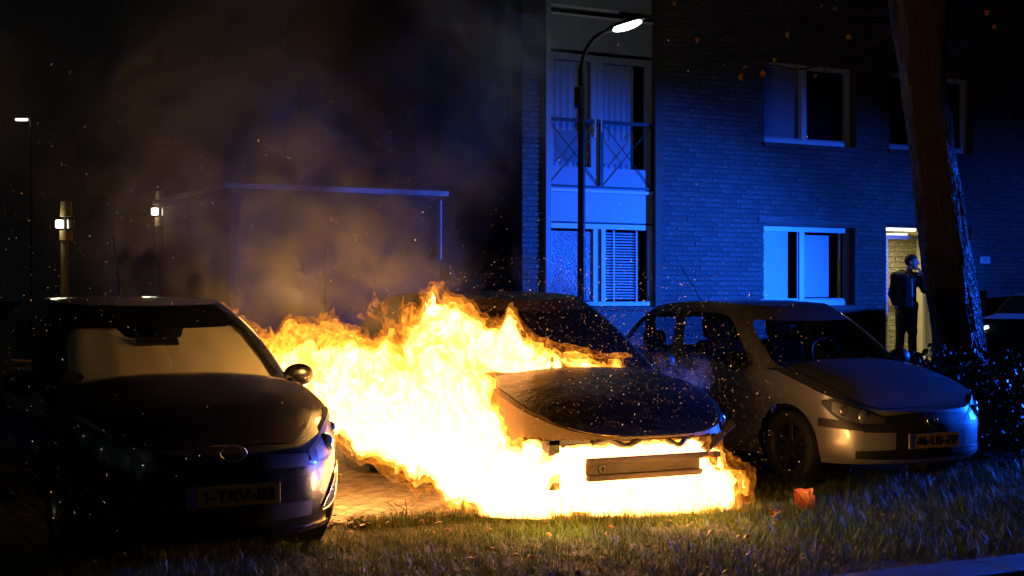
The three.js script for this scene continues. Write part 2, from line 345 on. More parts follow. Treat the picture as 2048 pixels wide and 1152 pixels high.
    part('handle', [box(0.022, 0.2, 0.03, s ? x0 + 0.05 : x1 - 0.05, 4.02, z + 0.03, 0.008), box(0.03, 0.12, 0.02, s ? x0 + 0.05 : x1 - 0.05, 3.9, z + 0.015, 0.008)], M.white, dr);
    part('room', span(x0, x1, y0, y1, z - 0.9, z - 0.85), M.dark, dr);
  }
  {
    const z = -FV - 0.04, rl = part('balcony_railing', [span(b0 + 0.002, b1 - 0.002, 4.05, 4.1, z - 0.04, z), span(b0 + 0.002, b1 - 0.002, 3.1, 3.13, z - 0.03, z), span(mid - 0.03, mid + 0.03, 3.13, 4.05, z - 0.05, z), span(b0 + 0.002, b0 + 0.03, 3.13, 4.05, z - 0.03, z), span(b1 - 0.03, b1 - 0.002, 3.13, 4.05, z - 0.03, z)], M.black, B);
    for (const [x0, x1] of [[b0 + 0.03, mid - 0.03], [mid + 0.03, b1 - 0.03]]) { part('cross_brace', bar([x0, 4.05, z - 0.015], [x1, 3.13, z - 0.015], 0.007), M.black, rl); part('cross_brace', bar([x0, 3.13, z - 0.03], [x1, 4.05, z - 0.03], 0.007), M.black, rl); }
  }
  // porch with lamp, door and hall
  {
    const [p0, p1, y0, y1] = porch, zb = -FV - 1.0, zh = -FV - 2.6;
    const pr = part('porch', [span(p0 - 0.1, p0 - 0.002, y0, y1, zb, -FV - 0.02), span(p1 + 0.002, p1 + 0.1, y0, y1, zb, -FV - 0.02), span(p0 - 0.1, p1 + 0.1, y1, y1 + 0.1, zh, -FV - 0.02), span(p0 - 0.1, p1 + 0.1, y0 - 0.2, y0, zh, -FV + 0.3)], M.cream, B);
    part('doorstep', span(p0, p1, y0 + 0.001, y0 + 0.02, zb, zb + 0.12), M.white, pr);
    part('door_frame', [span(p0, p1, 2.52, 2.585, zb - 0.06, zb), span(17.35, 17.42, y0 + 0.03, 2.52, zb - 0.06, zb), span(p1 - 0.08, p1, y0 + 0.03, 2.52, zb - 0.06, zb)], M.white, pr);
    const dl = part('door', [span(p0, 17.345, y0 + 0.03, 2.518, zb - 0.05, zb - 0.01)], M.cream, B, 'pale door panel left of the person');
    part('handle', [box(0.03, 0.32, 0.02, 17.25, 1.5, zb + 0.03, 0.01), box(0.02, 0.02, 0.05, 17.25, 1.6, zb + 0.01), box(0.02, 0.02, 0.05, 17.25, 1.4, zb + 0.01)], M.alloy, dl);
    const hall = part('hall', [span(p0, 19.6, y0, 2.7, zh - 0.12, zh - 0.02), span(19.6, 19.7, y0, 2.7, zh, zb), span(p0 - 0.1, p0, y0, 2.7, zh, zb - 0.08), span(p1 + 0.1, 19.7, 2.68, 2.78, zh, zb), span(p1, 19.7, y0 - 0.1, y0, zh, zb), span(p1 + 0.1, 19.7, y0, 2.7, zb - 0.08, zb - 0.02)], M.cream, B);
    const hb = new THREE.BoxGeometry(1, 1, 1);
    const hm = S([0.5, 0.46, 0.33], 0.75, { map: blot });
    for (let r = 0; r < 22; r++) for (let i = 0; i < 9; i++) { const m = part('brick', hb, hm, hall); m.scale.set(0.212, 0.088, 0.04); m.position.set(17.75 + i * 0.22 + (r % 2) * 0.11, y0 + 0.1 + r * 0.1, zh + rr(-0.003, 0.004)); }
    part('handrail', span(17.3, 19.4, 1.36, 1.41, zh + 0.06, zh + 0.11), M.wood, hall);
    part('stair_flank', new THREE.ExtrudeGeometry(new THREE.Shape([[17.2, y0], [18.1, y0], [18.1, y0 + 0.3], [17.95, 2.1], [17.2, 1.55]].map((p) => new THREE.Vector2(...p))), { depth: 0.05, bevelEnabled: false }).translate(0, 0, zh + 0.2), M.wood, hall);
    // lamp tube on the porch ceiling
    const lampX = 17.15, lz = -FV - 0.4;
    const lamp = part('ceiling_lamp', new RoundedBoxGeometry(0.62, 0.05, 0.1, 2, 0.02).rotateY(0).translate(lampX, y1 - 0.03, lz), glow([1, 0.95, 0.72], 2.6), B, 'glowing tube lamp on the porch ceiling');
    part('lamp_base', box(0.66, 0.012, 0.12, lampX, y1 - 0.004, lz), M.white, lamp);
    const ra = new THREE.RectAreaLight(new THREE.Color().setRGB(1, 0.86, 0.46), 22, 0.6, 0.1); ra.position.set(lampX, y1 - 0.07, lz); ra.rotation.x = -Math.PI / 2; scene.add(ra);
    const hl = part('ceiling_lamp', new RoundedBoxGeometry(0.3, 0.04, 0.3, 2, 0.015).translate(18.4, 2.65, zh + 0.75), glow([1, 0.95, 0.72], 1.5), B, 'glowing lamp on the hall ceiling');
    part('lamp_base', box(0.34, 0.012, 0.34, 18.4, 2.674, zh + 0.75), M.white, hl);
    const rb = new THREE.RectAreaLight(new THREE.Color().setRGB(1, 0.88, 0.5), 120, 0.3, 0.3); rb.position.set(18.4, 2.62, zh + 0.75); rb.rotation.x = -Math.PI / 2; scene.add(rb);
  }
  // small white plaque right of the porch
  const pl = thing('wall_plaque', 'small white plaque on the brick wall right of the tree', 'sign', [18.68, 2.14, -FV + 0.012]);
  part('board', new RoundedBoxGeometry(0.24, 0.12, 0.02, 2, 0.008), M.white, pl);
  part('print', [0.03, 0.006, -0.018].map((y, i) => box(0.15 - i * 0.03, 0.012, 0.002, 0.01 * i, y, 0.011)), M.panelGrey, pl);
}

// dark cabinet and boards added in place of a shadow on the facade
{
  const c = thing('wall_shadow_box', 'dark brown added cabinet against the brick wall right of the tree', 'shadow_box', [17.93, 0.42, -16.9]);  // the shadow on the wall is built as a dark box
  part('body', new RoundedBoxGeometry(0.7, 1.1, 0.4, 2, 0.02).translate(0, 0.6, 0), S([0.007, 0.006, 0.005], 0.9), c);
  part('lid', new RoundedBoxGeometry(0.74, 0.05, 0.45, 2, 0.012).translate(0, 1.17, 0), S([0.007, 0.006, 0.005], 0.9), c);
  part('shadow_box_panel', [box(0.31, 0.9, 0.012, -0.165, 0.6, 0.205), box(0.31, 0.9, 0.012, 0.165, 0.6, 0.205)], S([0.008, 0.006, 0.005], 0.9), c);
  const w = thing('low_shadow_boards', 'low dark added fence at the right edge beside the cabinet', 'shadow_boards', [18.33, 0.42, -16.8]);  // dark boards stand in for the lower end of that shadow
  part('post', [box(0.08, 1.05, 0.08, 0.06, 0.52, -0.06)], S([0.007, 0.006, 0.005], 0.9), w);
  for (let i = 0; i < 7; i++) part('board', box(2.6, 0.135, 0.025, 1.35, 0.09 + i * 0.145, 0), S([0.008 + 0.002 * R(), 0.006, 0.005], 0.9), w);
}

// ---------------------------------------------------------------- shed on the left
{
  const s = thing('storage_shed', 'dark flat-roofed storage shed with a white roof edge in the smoke', 'shed', [5.18, 0, -17.18]);
  const w = 2.87, h = 2.9;
  part('wall', [span(0.03, w - 0.03, 0.3, h - 0.1, -3.4, -0.03)], M.shedWall, s);
  for (let i = 0; i < 18; i++) part('board', span(0.0, w, 0.32 + i * 0.136, 0.32 + i * 0.136 + 0.128, -0.03, -0.004 + (i % 2) * 0.004), S([0.03 + 0.012 * R(), 0.025 + 0.008 * R(), 0.022], 0.85), s);
  part('roof', span(-0.06, w + 0.06, h - 0.1, h - 0.01, -3.5, 0.02), M.dark, s);
  part('roof_edge', [span(-0.1, w + 0.1, h - 0.06, h + 0.005, 0.022, 0.06), span(-0.1, -0.062, h - 0.06, h + 0.005, -3.5, 0.022)], M.white, s);
  part('down_pipe', [bar([w - 0.03, h - 0.12, 0.05], [w - 0.03, 2.0, 0.05], 0.03, 10)], M.white, s);
  const d = part('door', span(1.25, 1.7, 0.4, 2.3, -0.002, 0.02), M.black, s);
  part('handle', box(0.1, 0.02, 0.04, 1.63, 1.35, 0.045, 0.006), M.iron, d);
}
// ---------------------------------------------------------------- cars
// Local axes of a car: nose centre at the origin, x to the right in the picture, z = -d with d the distance behind the nose.
function prof(pts) { return poly1(pts); }
function carBody(K) {
  const half = K.plan.map(([d, w]) => V(w, 0, d)), ctl = [V(-half[1].x, 0, half[1].z), ...half, V(-half[half.length - 2].x, 0, half[half.length - 2].z)];
  const crv = new THREE.CatmullRomCurve3(ctl, false, 'centripetal'), N = 900, raw = crv.getPoints(N), pl = [];
  let len = 0, i0 = raw.findIndex((p, i) => i > 0 && p.x >= 0 && raw[i - 1].x < 0), prev = null;
  const pts = [V(0, 0, K.plan[0][0])];
  for (let i = i0; i <= N; i++) { if (raw[i].x < 0 && i > N / 2) break; pts.push(raw[i]); }
  for (const p of pts) { if (prev) len += p.distanceTo(prev); pl.push({ s: len, x: Math.max(0, p.x), d: p.z }); prev = p; }
  const at = (s) => { s = clamp(s, 0, len); let a = 0, b = pl.length - 1; while (b - a > 1) { const m = (a + b) >> 1; if (pl[m].s <= s) a = m; else b = m; } const t = (s - pl[a].s) / (pl[b].s - pl[a].s + 1e-9); return [lerp(pl[a].x, pl[b].x, t), lerp(pl[a].d, pl[b].d, t)]; };
  const plan = (s) => { const [x, d] = at(s), e = 0.02, [xa, da] = at(Math.max(0, s - e)), [xb, db] = at(Math.min(len, s + e)); let tx = xb - xa, td = db - da; if (s < e) { tx = 1; td = 0; } const l = Math.hypot(tx, td) || 1; return { x, d, nx: td / l, nd: -tx / l }; };
  const front = prof(K.front), side = prof(K.side), rear = prof(K.rear), top = prof(K.top);
  // point of the body wall at arc length s (signed: negative = left in the picture) and height y
  const wall = (s, y, off = 0) => {
    const p = plan(Math.abs(s)), wf = smoothstep(-p.nd, 0.25, 0.9), wr = smoothstep(p.nd, 0.25, 0.9), o = wf * front(y) + wr * rear(y) + (1 - wf - wr) * side(y) + off;
    return [Math.sign(s || 1) * Math.max(0, p.x + p.nx * o), y, -(p.d + p.nd * o)];
  };
  const sAtD = (d) => { let a = 0, b = len; for (let i = 0; i < 40; i++) { const m = (a + b) / 2; if (at(m)[1] < d) a = m; else b = m; } return a; };
  return { len, at, plan, wall, top, sAtD };
}
function patch(B, s0, s1, lo, hi, off, ns = 24, ny = 8, thick = 0.012) { // a panel lying on the body wall, with a rim going inwards
  const f = (u, w) => { const s = lerp(s0, s1, u); return B.wall(s, lerp(lo(u), hi(u), w), off); };
  const b = (u, w) => { const s = lerp(s0, s1, u); return B.wall(s, lerp(lo(u), hi(u), w), off - thick); };
  const g = [gridGeo(ns, ny, f), gridGeo(ns, 1, (u, w) => (w < 0.5 ? b(u, 0) : f(u, 0))), gridGeo(ns, 1, (u, w) => (w < 0.5 ? f(u, 1) : b(u, 1))), gridGeo(1, ny, (u, w) => (u < 0.5 ? b(0, w) : f(0, w))), gridGeo(1, ny, (u, w) => (u < 0.5 ? f(1, w) : b(1, w)))];
  return merged(g);
}
const k1 = (c) => () => c;
const kk = (...y) => { const f = poly1(y.map((v, i) => [i / (y.length - 1), v])); return f; };
function plateOf(parent, text, x, y, z, tilt = 0) {
  const p = part('number_plate', new RoundedBoxGeometry(0.52, 0.115, 0.012, 2, 0.004), M.plate, parent);
  p.position.set(x, y, z); p.rotation.x = tilt;
  part('blue_band', box(0.045, 0.105, 0.003, -0.232, 0, 0.0075), M.plateBlue, p);
  let g = new TextGeometry(text, { font, size: 0.066, depth: 0.004, curveSegments: 3, bevelEnabled: true, bevelThickness: 0.001, bevelSize: 0.0008, bevelSegments: 1 });
  g.computeBoundingBox(); const w = g.boundingBox.max.x;
  g.translate(-w / 2, -0.033, 0.005); g.scale(0.42 / w, 1, 1); g.translate(0.02, 0, 0);
  part('plate_lettering', g, M.plateText, p);
}
function wheelOf(parent, x, y, z, r, side, spokes, rimMat) {
  const w = new THREE.Group(); w.name = 'wheel'; w.position.set(x, y, z); w.rotation.y = side > 0 ? 0 : Math.PI; parent.add(w); // outer face towards +x
  const prof2 = [[0.62, -0.09], [0.9, -0.1], [0.985, -0.075], [1, -0.03], [1, 0.03], [0.985, 0.075], [0.9, 0.1], [0.68, 0.09], [0.64, 0.06], [0.62, -0.09]].map(([a, b]) => new THREE.Vector2(a * r, b));
  part('tyre', new THREE.LatheGeometry(prof2, 48).rotateZ(-Math.PI / 2), M.rubber, w);
  const rim = [new THREE.LatheGeometry([[0.68, 0.085], [0.66, 0.088], [0.6, 0.06], [0.58, -0.06]].map(([a, b]) => new THREE.Vector2(a * r, b)), 48).rotateZ(-Math.PI / 2), new THREE.CylinderGeometry(0.12 * r, 0.14 * r, 0.04, 20).rotateZ(-Math.PI / 2).translate(0.055, 0, 0)];
  for (let i = 0; i < spokes; i++) {
    const sh = new RoundedBoxGeometry(0.025, 0.5 * r, 0.16 * r, 2, 0.008).translate(0.055, 0.37 * r, 0).rotateX((i / spokes) * Math.PI * 2);
    rim.push(sh);
  }
  part('rim', rim, rimMat, w);
  part('brake_disc', new THREE.CylinderGeometry(0.45 * r, 0.45 * r, 0.02, 24).rotateZ(-Math.PI / 2), M.iron, w);
}
function buildCar(name, label, K, pos) {
  const B = carBody(K), car = thing(name, label, 'car', pos), { wall, top, plan } = B;
  const sC = B.sAtD(K.cowl), yb = (s) => { const d = B.at(Math.abs(s))[1]; const p = plan(Math.abs(s)); const wf = smoothstep(-p.nd, 0.25, 0.9); return lerp(K.sill, K.chin, wf); };
  // body wall
  const inArch = (d, y) => { for (const w of K.wheels) { const r = Math.hypot(d - w, y - K.wheelR); if (r < K.arch) return [w, r]; } return null; };
  const NS = 170, NY = 30, geos = [];
  for (const sd of [-1, 1]) {
    const sOf = (u) => B.len * (u < 0.5 ? 0.9 * u * u * 1.0 + 0.28 * u : 0) + (u >= 0.5 ? lerp(B.len * (0.225 + 0.14), B.len, (u - 0.5) * 2) : 0);
    const pos2 = (u, w) => {
      const s = Math.max(1e-4, sOf(u)), p = plan(s), y = lerp(yb(s), top(p.d), w); let q = wall(sd * s, y);
      const d = -q[2];
      if (Math.abs(p.nd) < 0.8) { const h = inArch(d, y); if (h) { const [wc, r] = h, k = K.arch / Math.max(r, 1e-3); let nd = wc + (d - wc) * k, ny = K.wheelR + (y - K.wheelR) * k; if (ny < yb(s)) ny = yb(s); q = [wall(sd * B.sAtD(nd), ny)[0], ny, -nd]; } }
      return q;
    };
    const g = gridGeo(NS, NY, pos2, (u, w) => {
      const s = sOf(u), p = plan(s), y = lerp(yb(s), top(p.d), w), q = wall(sd * s, y), d = -q[2];
      for (const wc of K.wheels) if (Math.abs(p.nd) < 0.8 && Math.hypot(d - wc, y - K.wheelR) < K.arch - 0.012) return false;
      return !(K.hole && K.hole(sd * s, y));
    });
    if (sd > 0) g.index.array.reverse?.();
    g.computeVertexNormals();
    if (sd > 0) { const n = g.attributes.normal; }
    geos.push(g);
  }
  // top patch
  const crown = (d) => K.crown * smoothstep(d, 0, 0.5), E = (s) => wall(s, top(plan(s).d));
  const topP = (s, a, lift = 0) => { const e = E(s), d = -e[2]; return [a * e[0], top(plan(s).d) + crown(plan(s).d) * (1 - Math.pow(Math.abs(a), K.crownPow)) + lift + (K.hoodShape ? K.hoodShape(d, a) : 0), -d]; };
  const aB = K.bonnetA, sB = K.bonnetS;
  const rows = (s0, s1) => (w) => lerp(s0, s1, w);
  const fender = (a0, a1, s0, s1) => gridGeo(10, 60, (u, w) => topP(lerp(s0, s1, w), lerp(a0, a1, u)));
  geos.push(fender(-1, -aB - 0.004, sB, sC), fender(aB + 0.004, 1, sB, sC), gridGeo(40, 14, (u, w) => topP(lerp(1e-3, sB, w), lerp(-1, 1, u))));
  part('body', geos.map((g) => g), K.paint, car);
  part('bonnet', [gridGeo(36, 60, (u, w) => topP(lerp(sB + 0.006, sC, w), lerp(-aB, aB, u), 0.004))], K.paint2 || K.paint, car);
  // deck under the windows
  part('interior_deck', gridGeo(12, 40, (u, w) => { const s = lerp(sC - 0.02, B.len, w), e = E(s); return [lerp(-1, 1, u) * (e[0] - 0.006), e[1] - 0.03, e[2]]; }), M.dark, car);
  // arches and underside
  for (const w of K.wheels) for (const sd of [-1, 1]) part('wheel_arch', new THREE.CylinderGeometry(K.arch, K.arch, 0.34, 28, 1, true, 0, Math.PI * 2).rotateZ(Math.PI / 2).translate(sd * (K.track + 0.1 - 0.17 - 0.05), K.wheelR, -w), M.black, car);
  part('underside', [span(-K.track - 0.0, K.track, K.sill + 0.01, K.sill + 0.05, -(K.L - 0.25), -0.35)], M.black, car);
  if (!K.hole) part('engine_bay', [span(-0.6, 0.6, K.sill, 0.52, -0.9, -0.3)], M.black, car);
  // greenhouse
  const G = K.house, C = [[0, 0], [0.5, 0.014], [0.84, 0.055], [0.965, 0.12], [1, 0.23], [1, 0.5], [0.985, 0.78], [0.94, 0.915], [0.72, 0.985], [0, 1]];
  const cc = new THREE.CatmullRomCurve3([V(-0.5, 0.014, 0), ...C.map(([x, d]) => V(x, d, 0)), V(-0.72, 0.985, 0)], false, 'centripetal');
  const tt = (t) => { const p = cc.getPoint((clamp(t, 0, 9) + 1) / 11); return [Math.max(0, p.x), clamp(p.y, 0, 1)]; };
  const yroof = (d) => G.roof - G.arc * Math.pow(Math.abs(d - G.mid) / G.half, 2.2);
  const hp = (sd, t, h, inset = 0) => {
    const [fx, fd] = tt(t), df = lerp(G.d0, G.d1, Math.pow(h, G.ws || 0.92)), dr = lerp(G.d3, G.d2, Math.pow(h, 0.85)), w = lerp(G.w0, G.w1, 0.42 * h + 0.58 * Math.pow(h, 3.5));
    const d = df + (dr - df) * fd, y0 = top(clamp(d, K.cowl - 0.1, K.L)) - 0.005, y = lerp(y0, yroof(d), h);
    return [sd * Math.max(0, fx * w - inset), y, -(d + inset * (t < 2.5 ? 1 : 0) )];
  };
  const TN = 220, tau = [0]; // arc length at mid height
  for (let i = 1; i <= TN; i++) { const a = hp(1, (9 * (i - 1)) / TN, 0.5), b = hp(1, (9 * i) / TN, 0.5); tau.push(tau[i - 1] + Math.hypot(a[0] - b[0], a[2] - b[2])); }
  const tOf = (x) => { let i = 1; while (i < TN && tau[i] < x) i++; return (9 * (i - 1 + clamp((x - tau[i - 1]) / (tau[i] - tau[i - 1] + 1e-9), 0, 1))) / TN; }, tauOf = (t) => { const q = (t / 9) * TN, i = Math.min(TN - 1, Math.floor(q)); return lerp(tau[i], tau[i + 1], q - i); };
  const HH = G.roof - top(K.cowl);
  const wins = K.windows.map(([t0, t1, h0, h1, r, nm]) => ({ a: t0 < 0 ? -1 : tauOf(t0), b: tauOf(t1), c: h0 * HH, d: h1 * HH, r, nm }));
  const sdf1 = (q, x, y) => { const cx = (q.a + q.b) / 2, cy = (q.c + q.d) / 2, hx = (q.b - q.a) / 2 - q.r, hy = (q.d - q.c) / 2 - q.r, dx = Math.abs(x - cx) - hx, dy = Math.abs(y - cy) - hy; return Math.hypot(Math.max(dx, 0), Math.max(dy, 0)) + Math.min(Math.max(dx, dy), 0) - q.r; };
  const sdf = (x, y) => { let m = 9; for (const q of wins) m = Math.min(m, sdf1(q, x, y)); return m; };
  const NT = 150, NH = 34, LT = tau[TN], cell = Math.max(LT / NT, HH / NH);
  const shell = [], glass = wins.map(() => []);
  for (const sd of [-1, 1]) {
    const f = (u, w) => {
      let x = u * LT, y = w * HH; const e = 1e-3, s = sdf(x, y);
      if (Math.abs(s) < 0.62 * cell && u > 0 && u < 1 && w > 0 && w < 1) { const gx = (sdf(x + e, y) - s) / e, gy = (sdf(x, y + e) - s) / e, l = gx * gx + gy * gy || 1; x -= (s * gx) / l; y -= (s * gy) / l; }
      return hp(sd, tOf(x), y / HH);
    };
    const which = (u, w) => { for (let i = 0; i < wins.length; i++) if (sdf1(wins[i], u * LT, w * HH) < 0) return i; return -1; };
    const fix = (g) => { if (sd > 0) { const a = g.index.array; for (let i = 0; i < a.length; i += 3) { const t = a[i]; a[i] = a[i + 1]; a[i + 1] = t; } } g.computeVertexNormals(); return g; };
    shell.push(fix(gridGeo(NT, NH, f, (u, w) => which(u, w) < 0)));
    wins.forEach((q, i) => glass[i].push(fix(gridGeo(NT, NH, f, (u, w) => which(u, w) === i))));
  }
  const roof = gridGeo(120, 14, (u, w) => { const t = u < 0.5 ? u * 18 : (1 - u) * 18, sd = u < 0.5 ? -1 : 1, p = hp(sd, t, 1), k = 1 - w; const cd = -G.mid; return [p[0] * k, lerp(G.roof + 0.02, p[1], Math.pow(k, 2)), lerp(cd, p[2], k)]; });
  part('pillars', shell, K.pillarPaint || K.paint, car);
  part('roof', roof, K.paint, car);
  wins.forEach((q, i) => { if (q.a < 0) part(q.nm, glass[i], K.glass || M.carGlass, car); else if (q.nm === 'rear_window') part(q.nm, glass[i], K.glass || M.carGlass, car); else for (const g of glass[i]) part(q.nm, g, K.glass || M.carGlass, car); });
  // seats, wheel, dashboard, mirror: seen through the glass
  if (!K.noSeats) {
    const y = top(K.cowl);
    for (const x of [-0.36, 0.36]) {
      const st = part('front_seat', [new RoundedBoxGeometry(0.46, 0.36, 0.14, 3, 0.06).rotateX(-0.2).translate(x, y + 0.03, -(G.d1 + 0.62))], M.seat, car);
      part('headrest', [new RoundedBoxGeometry(0.27, 0.2, 0.1, 4, 0.048).rotateX(-0.12).translate(x, y + 0.32, -(G.d1 + 0.68)), bar([x - 0.06, y + 0.15, -(G.d1 + 0.66)], [x - 0.06, y + 0.26, -(G.d1 + 0.68)], 0.008), bar([x + 0.06, y + 0.15, -(G.d1 + 0.66)], [x + 0.06, y + 0.26, -(G.d1 + 0.68)], 0.008)], M.seat, st);
    }
    const rs = part('rear_seat', new RoundedBoxGeometry(1.2, 0.3, 0.14, 3, 0.06).translate(0, y - 0.02, -(G.d2 - 0.02)), M.seat, car);
    part('headrest', [-0.38, 0.38].map((x) => new RoundedBoxGeometry(0.24, 0.15, 0.09, 4, 0.04).translate(x, y + 0.2, -(G.d2))), M.seat, rs);
    part('dashboard', [new RoundedBoxGeometry(1.25, 0.16, 0.4, 3, 0.06).translate(0, y - 0.03, -(K.cowl + 0.4)), new THREE.SphereGeometry(0.2, 16, 8, 0, Math.PI * 2, 0, Math.PI / 2).scale(1, 0.6, 0.8).translate(0.36, y + 0.02, -(K.cowl + 0.42))], M.plastic, car);
    part('steering_wheel', new THREE.TorusGeometry(0.18, 0.016, 8, 28).rotateX(-0.45).translate(0.36, y + 0.06, -(K.cowl + 0.68)), M.plastic, car);
    part('rear_view_mirror', [new RoundedBoxGeometry(0.24, 0.075, 0.03, 2, 0.012).translate(0, G.roof - 0.17, -(G.d1 + 0.02)), box(0.02, 0.07, 0.02, 0, G.roof - 0.12, -(G.d1 + 0.0))], M.plastic, car);
  }
  // door mirrors
  for (const sd of K.mirrors || [-1, 1]) {
    const z = -(G.d0 + 0.42), m = part('door_mirror', [new THREE.SphereGeometry(0.1, 24, 16).scale(1.05, 0.78, 0.6).translate(sd * (K.mirrorX), K.mirrorY, z), box(0.14, 0.04, 0.05, sd * (K.mirrorX - 0.12), K.mirrorY - 0.045, z - 0.01, 0.012)], K.mirrorPaint || K.paint, car);
    part('mirror_glass', new THREE.CircleGeometry(0.085, 20).scale(1.05, 0.8, 1).rotateY(Math.PI).translate(sd * K.mirrorX, K.mirrorY, z - 0.05), M.chrome, m);
  }
  // wheels
  for (const w of K.wheels) for (const sd of [-1, 1]) wheelOf(car, sd * K.track, K.wheelR, -w, K.wheelR, sd, K.spokes || 7, K.rim || M.alloy);
  // wipers
  if (!K.noWipers) part('wiper', [bar([-0.5, top(K.cowl) + 0.02, -(K.cowl + 0.02)], [0.05, top(K.cowl) + 0.03, -(K.cowl + 0.0)], 0.009), bar([0.05, top(K.cowl) + 0.02, -(K.cowl + 0.0)], [0.55, top(K.cowl) + 0.03, -(K.cowl + 0.06)], 0.009)], M.plastic, car);
  return { car, B, top, topP, hp, G, tOf, tauOf };
}
const K_REFL = S([0.2, 0.2, 0.21], 0.3, { metalness: 0.7 });
function headlight(car, B, sd, s0, s1, lo, hi, reflect = M.reflector, out = 0.022) {
  const hl = part('headlight', patch(B, sd * s0, sd * s1, lo, hi, 0.006, 24, 8, 0.03), M.plastic, car);
  part('reflector', [patch(B, sd * lerp(s0, s1, 0.12), sd * lerp(s0, s1, 0.85), (u) => lerp(lo(0.12 + 0.73 * u), hi(0.12 + 0.73 * u), 0.16), (u) => lerp(lo(0.12 + 0.73 * u), hi(0.12 + 0.73 * u), 0.8), 0.009, 16, 6, 0.003)], K_REFL, hl);
  const c = B.wall(sd * lerp(s0, s1, 0.4), lerp(lo(0.4), hi(0.4), 0.5), -0.005), c2 = B.wall(sd * lerp(s0, s1, 0.68), lerp(lo(0.68), hi(0.68), 0.5), -0.005);
  part('lamp_bowl', [new THREE.SphereGeometry(0.06, 20, 12).scale(1, 1, 0.5).translate(c[0], c[1], c[2]), new THREE.SphereGeometry(0.05, 20, 12).scale(1, 1, 0.5).translate(c2[0], c2[1], c2[2])], reflect, hl);
  part('lens', [patch(B, sd * s0, sd * s1, lo, hi, out, 24, 8, out)], M.pane, hl);
}

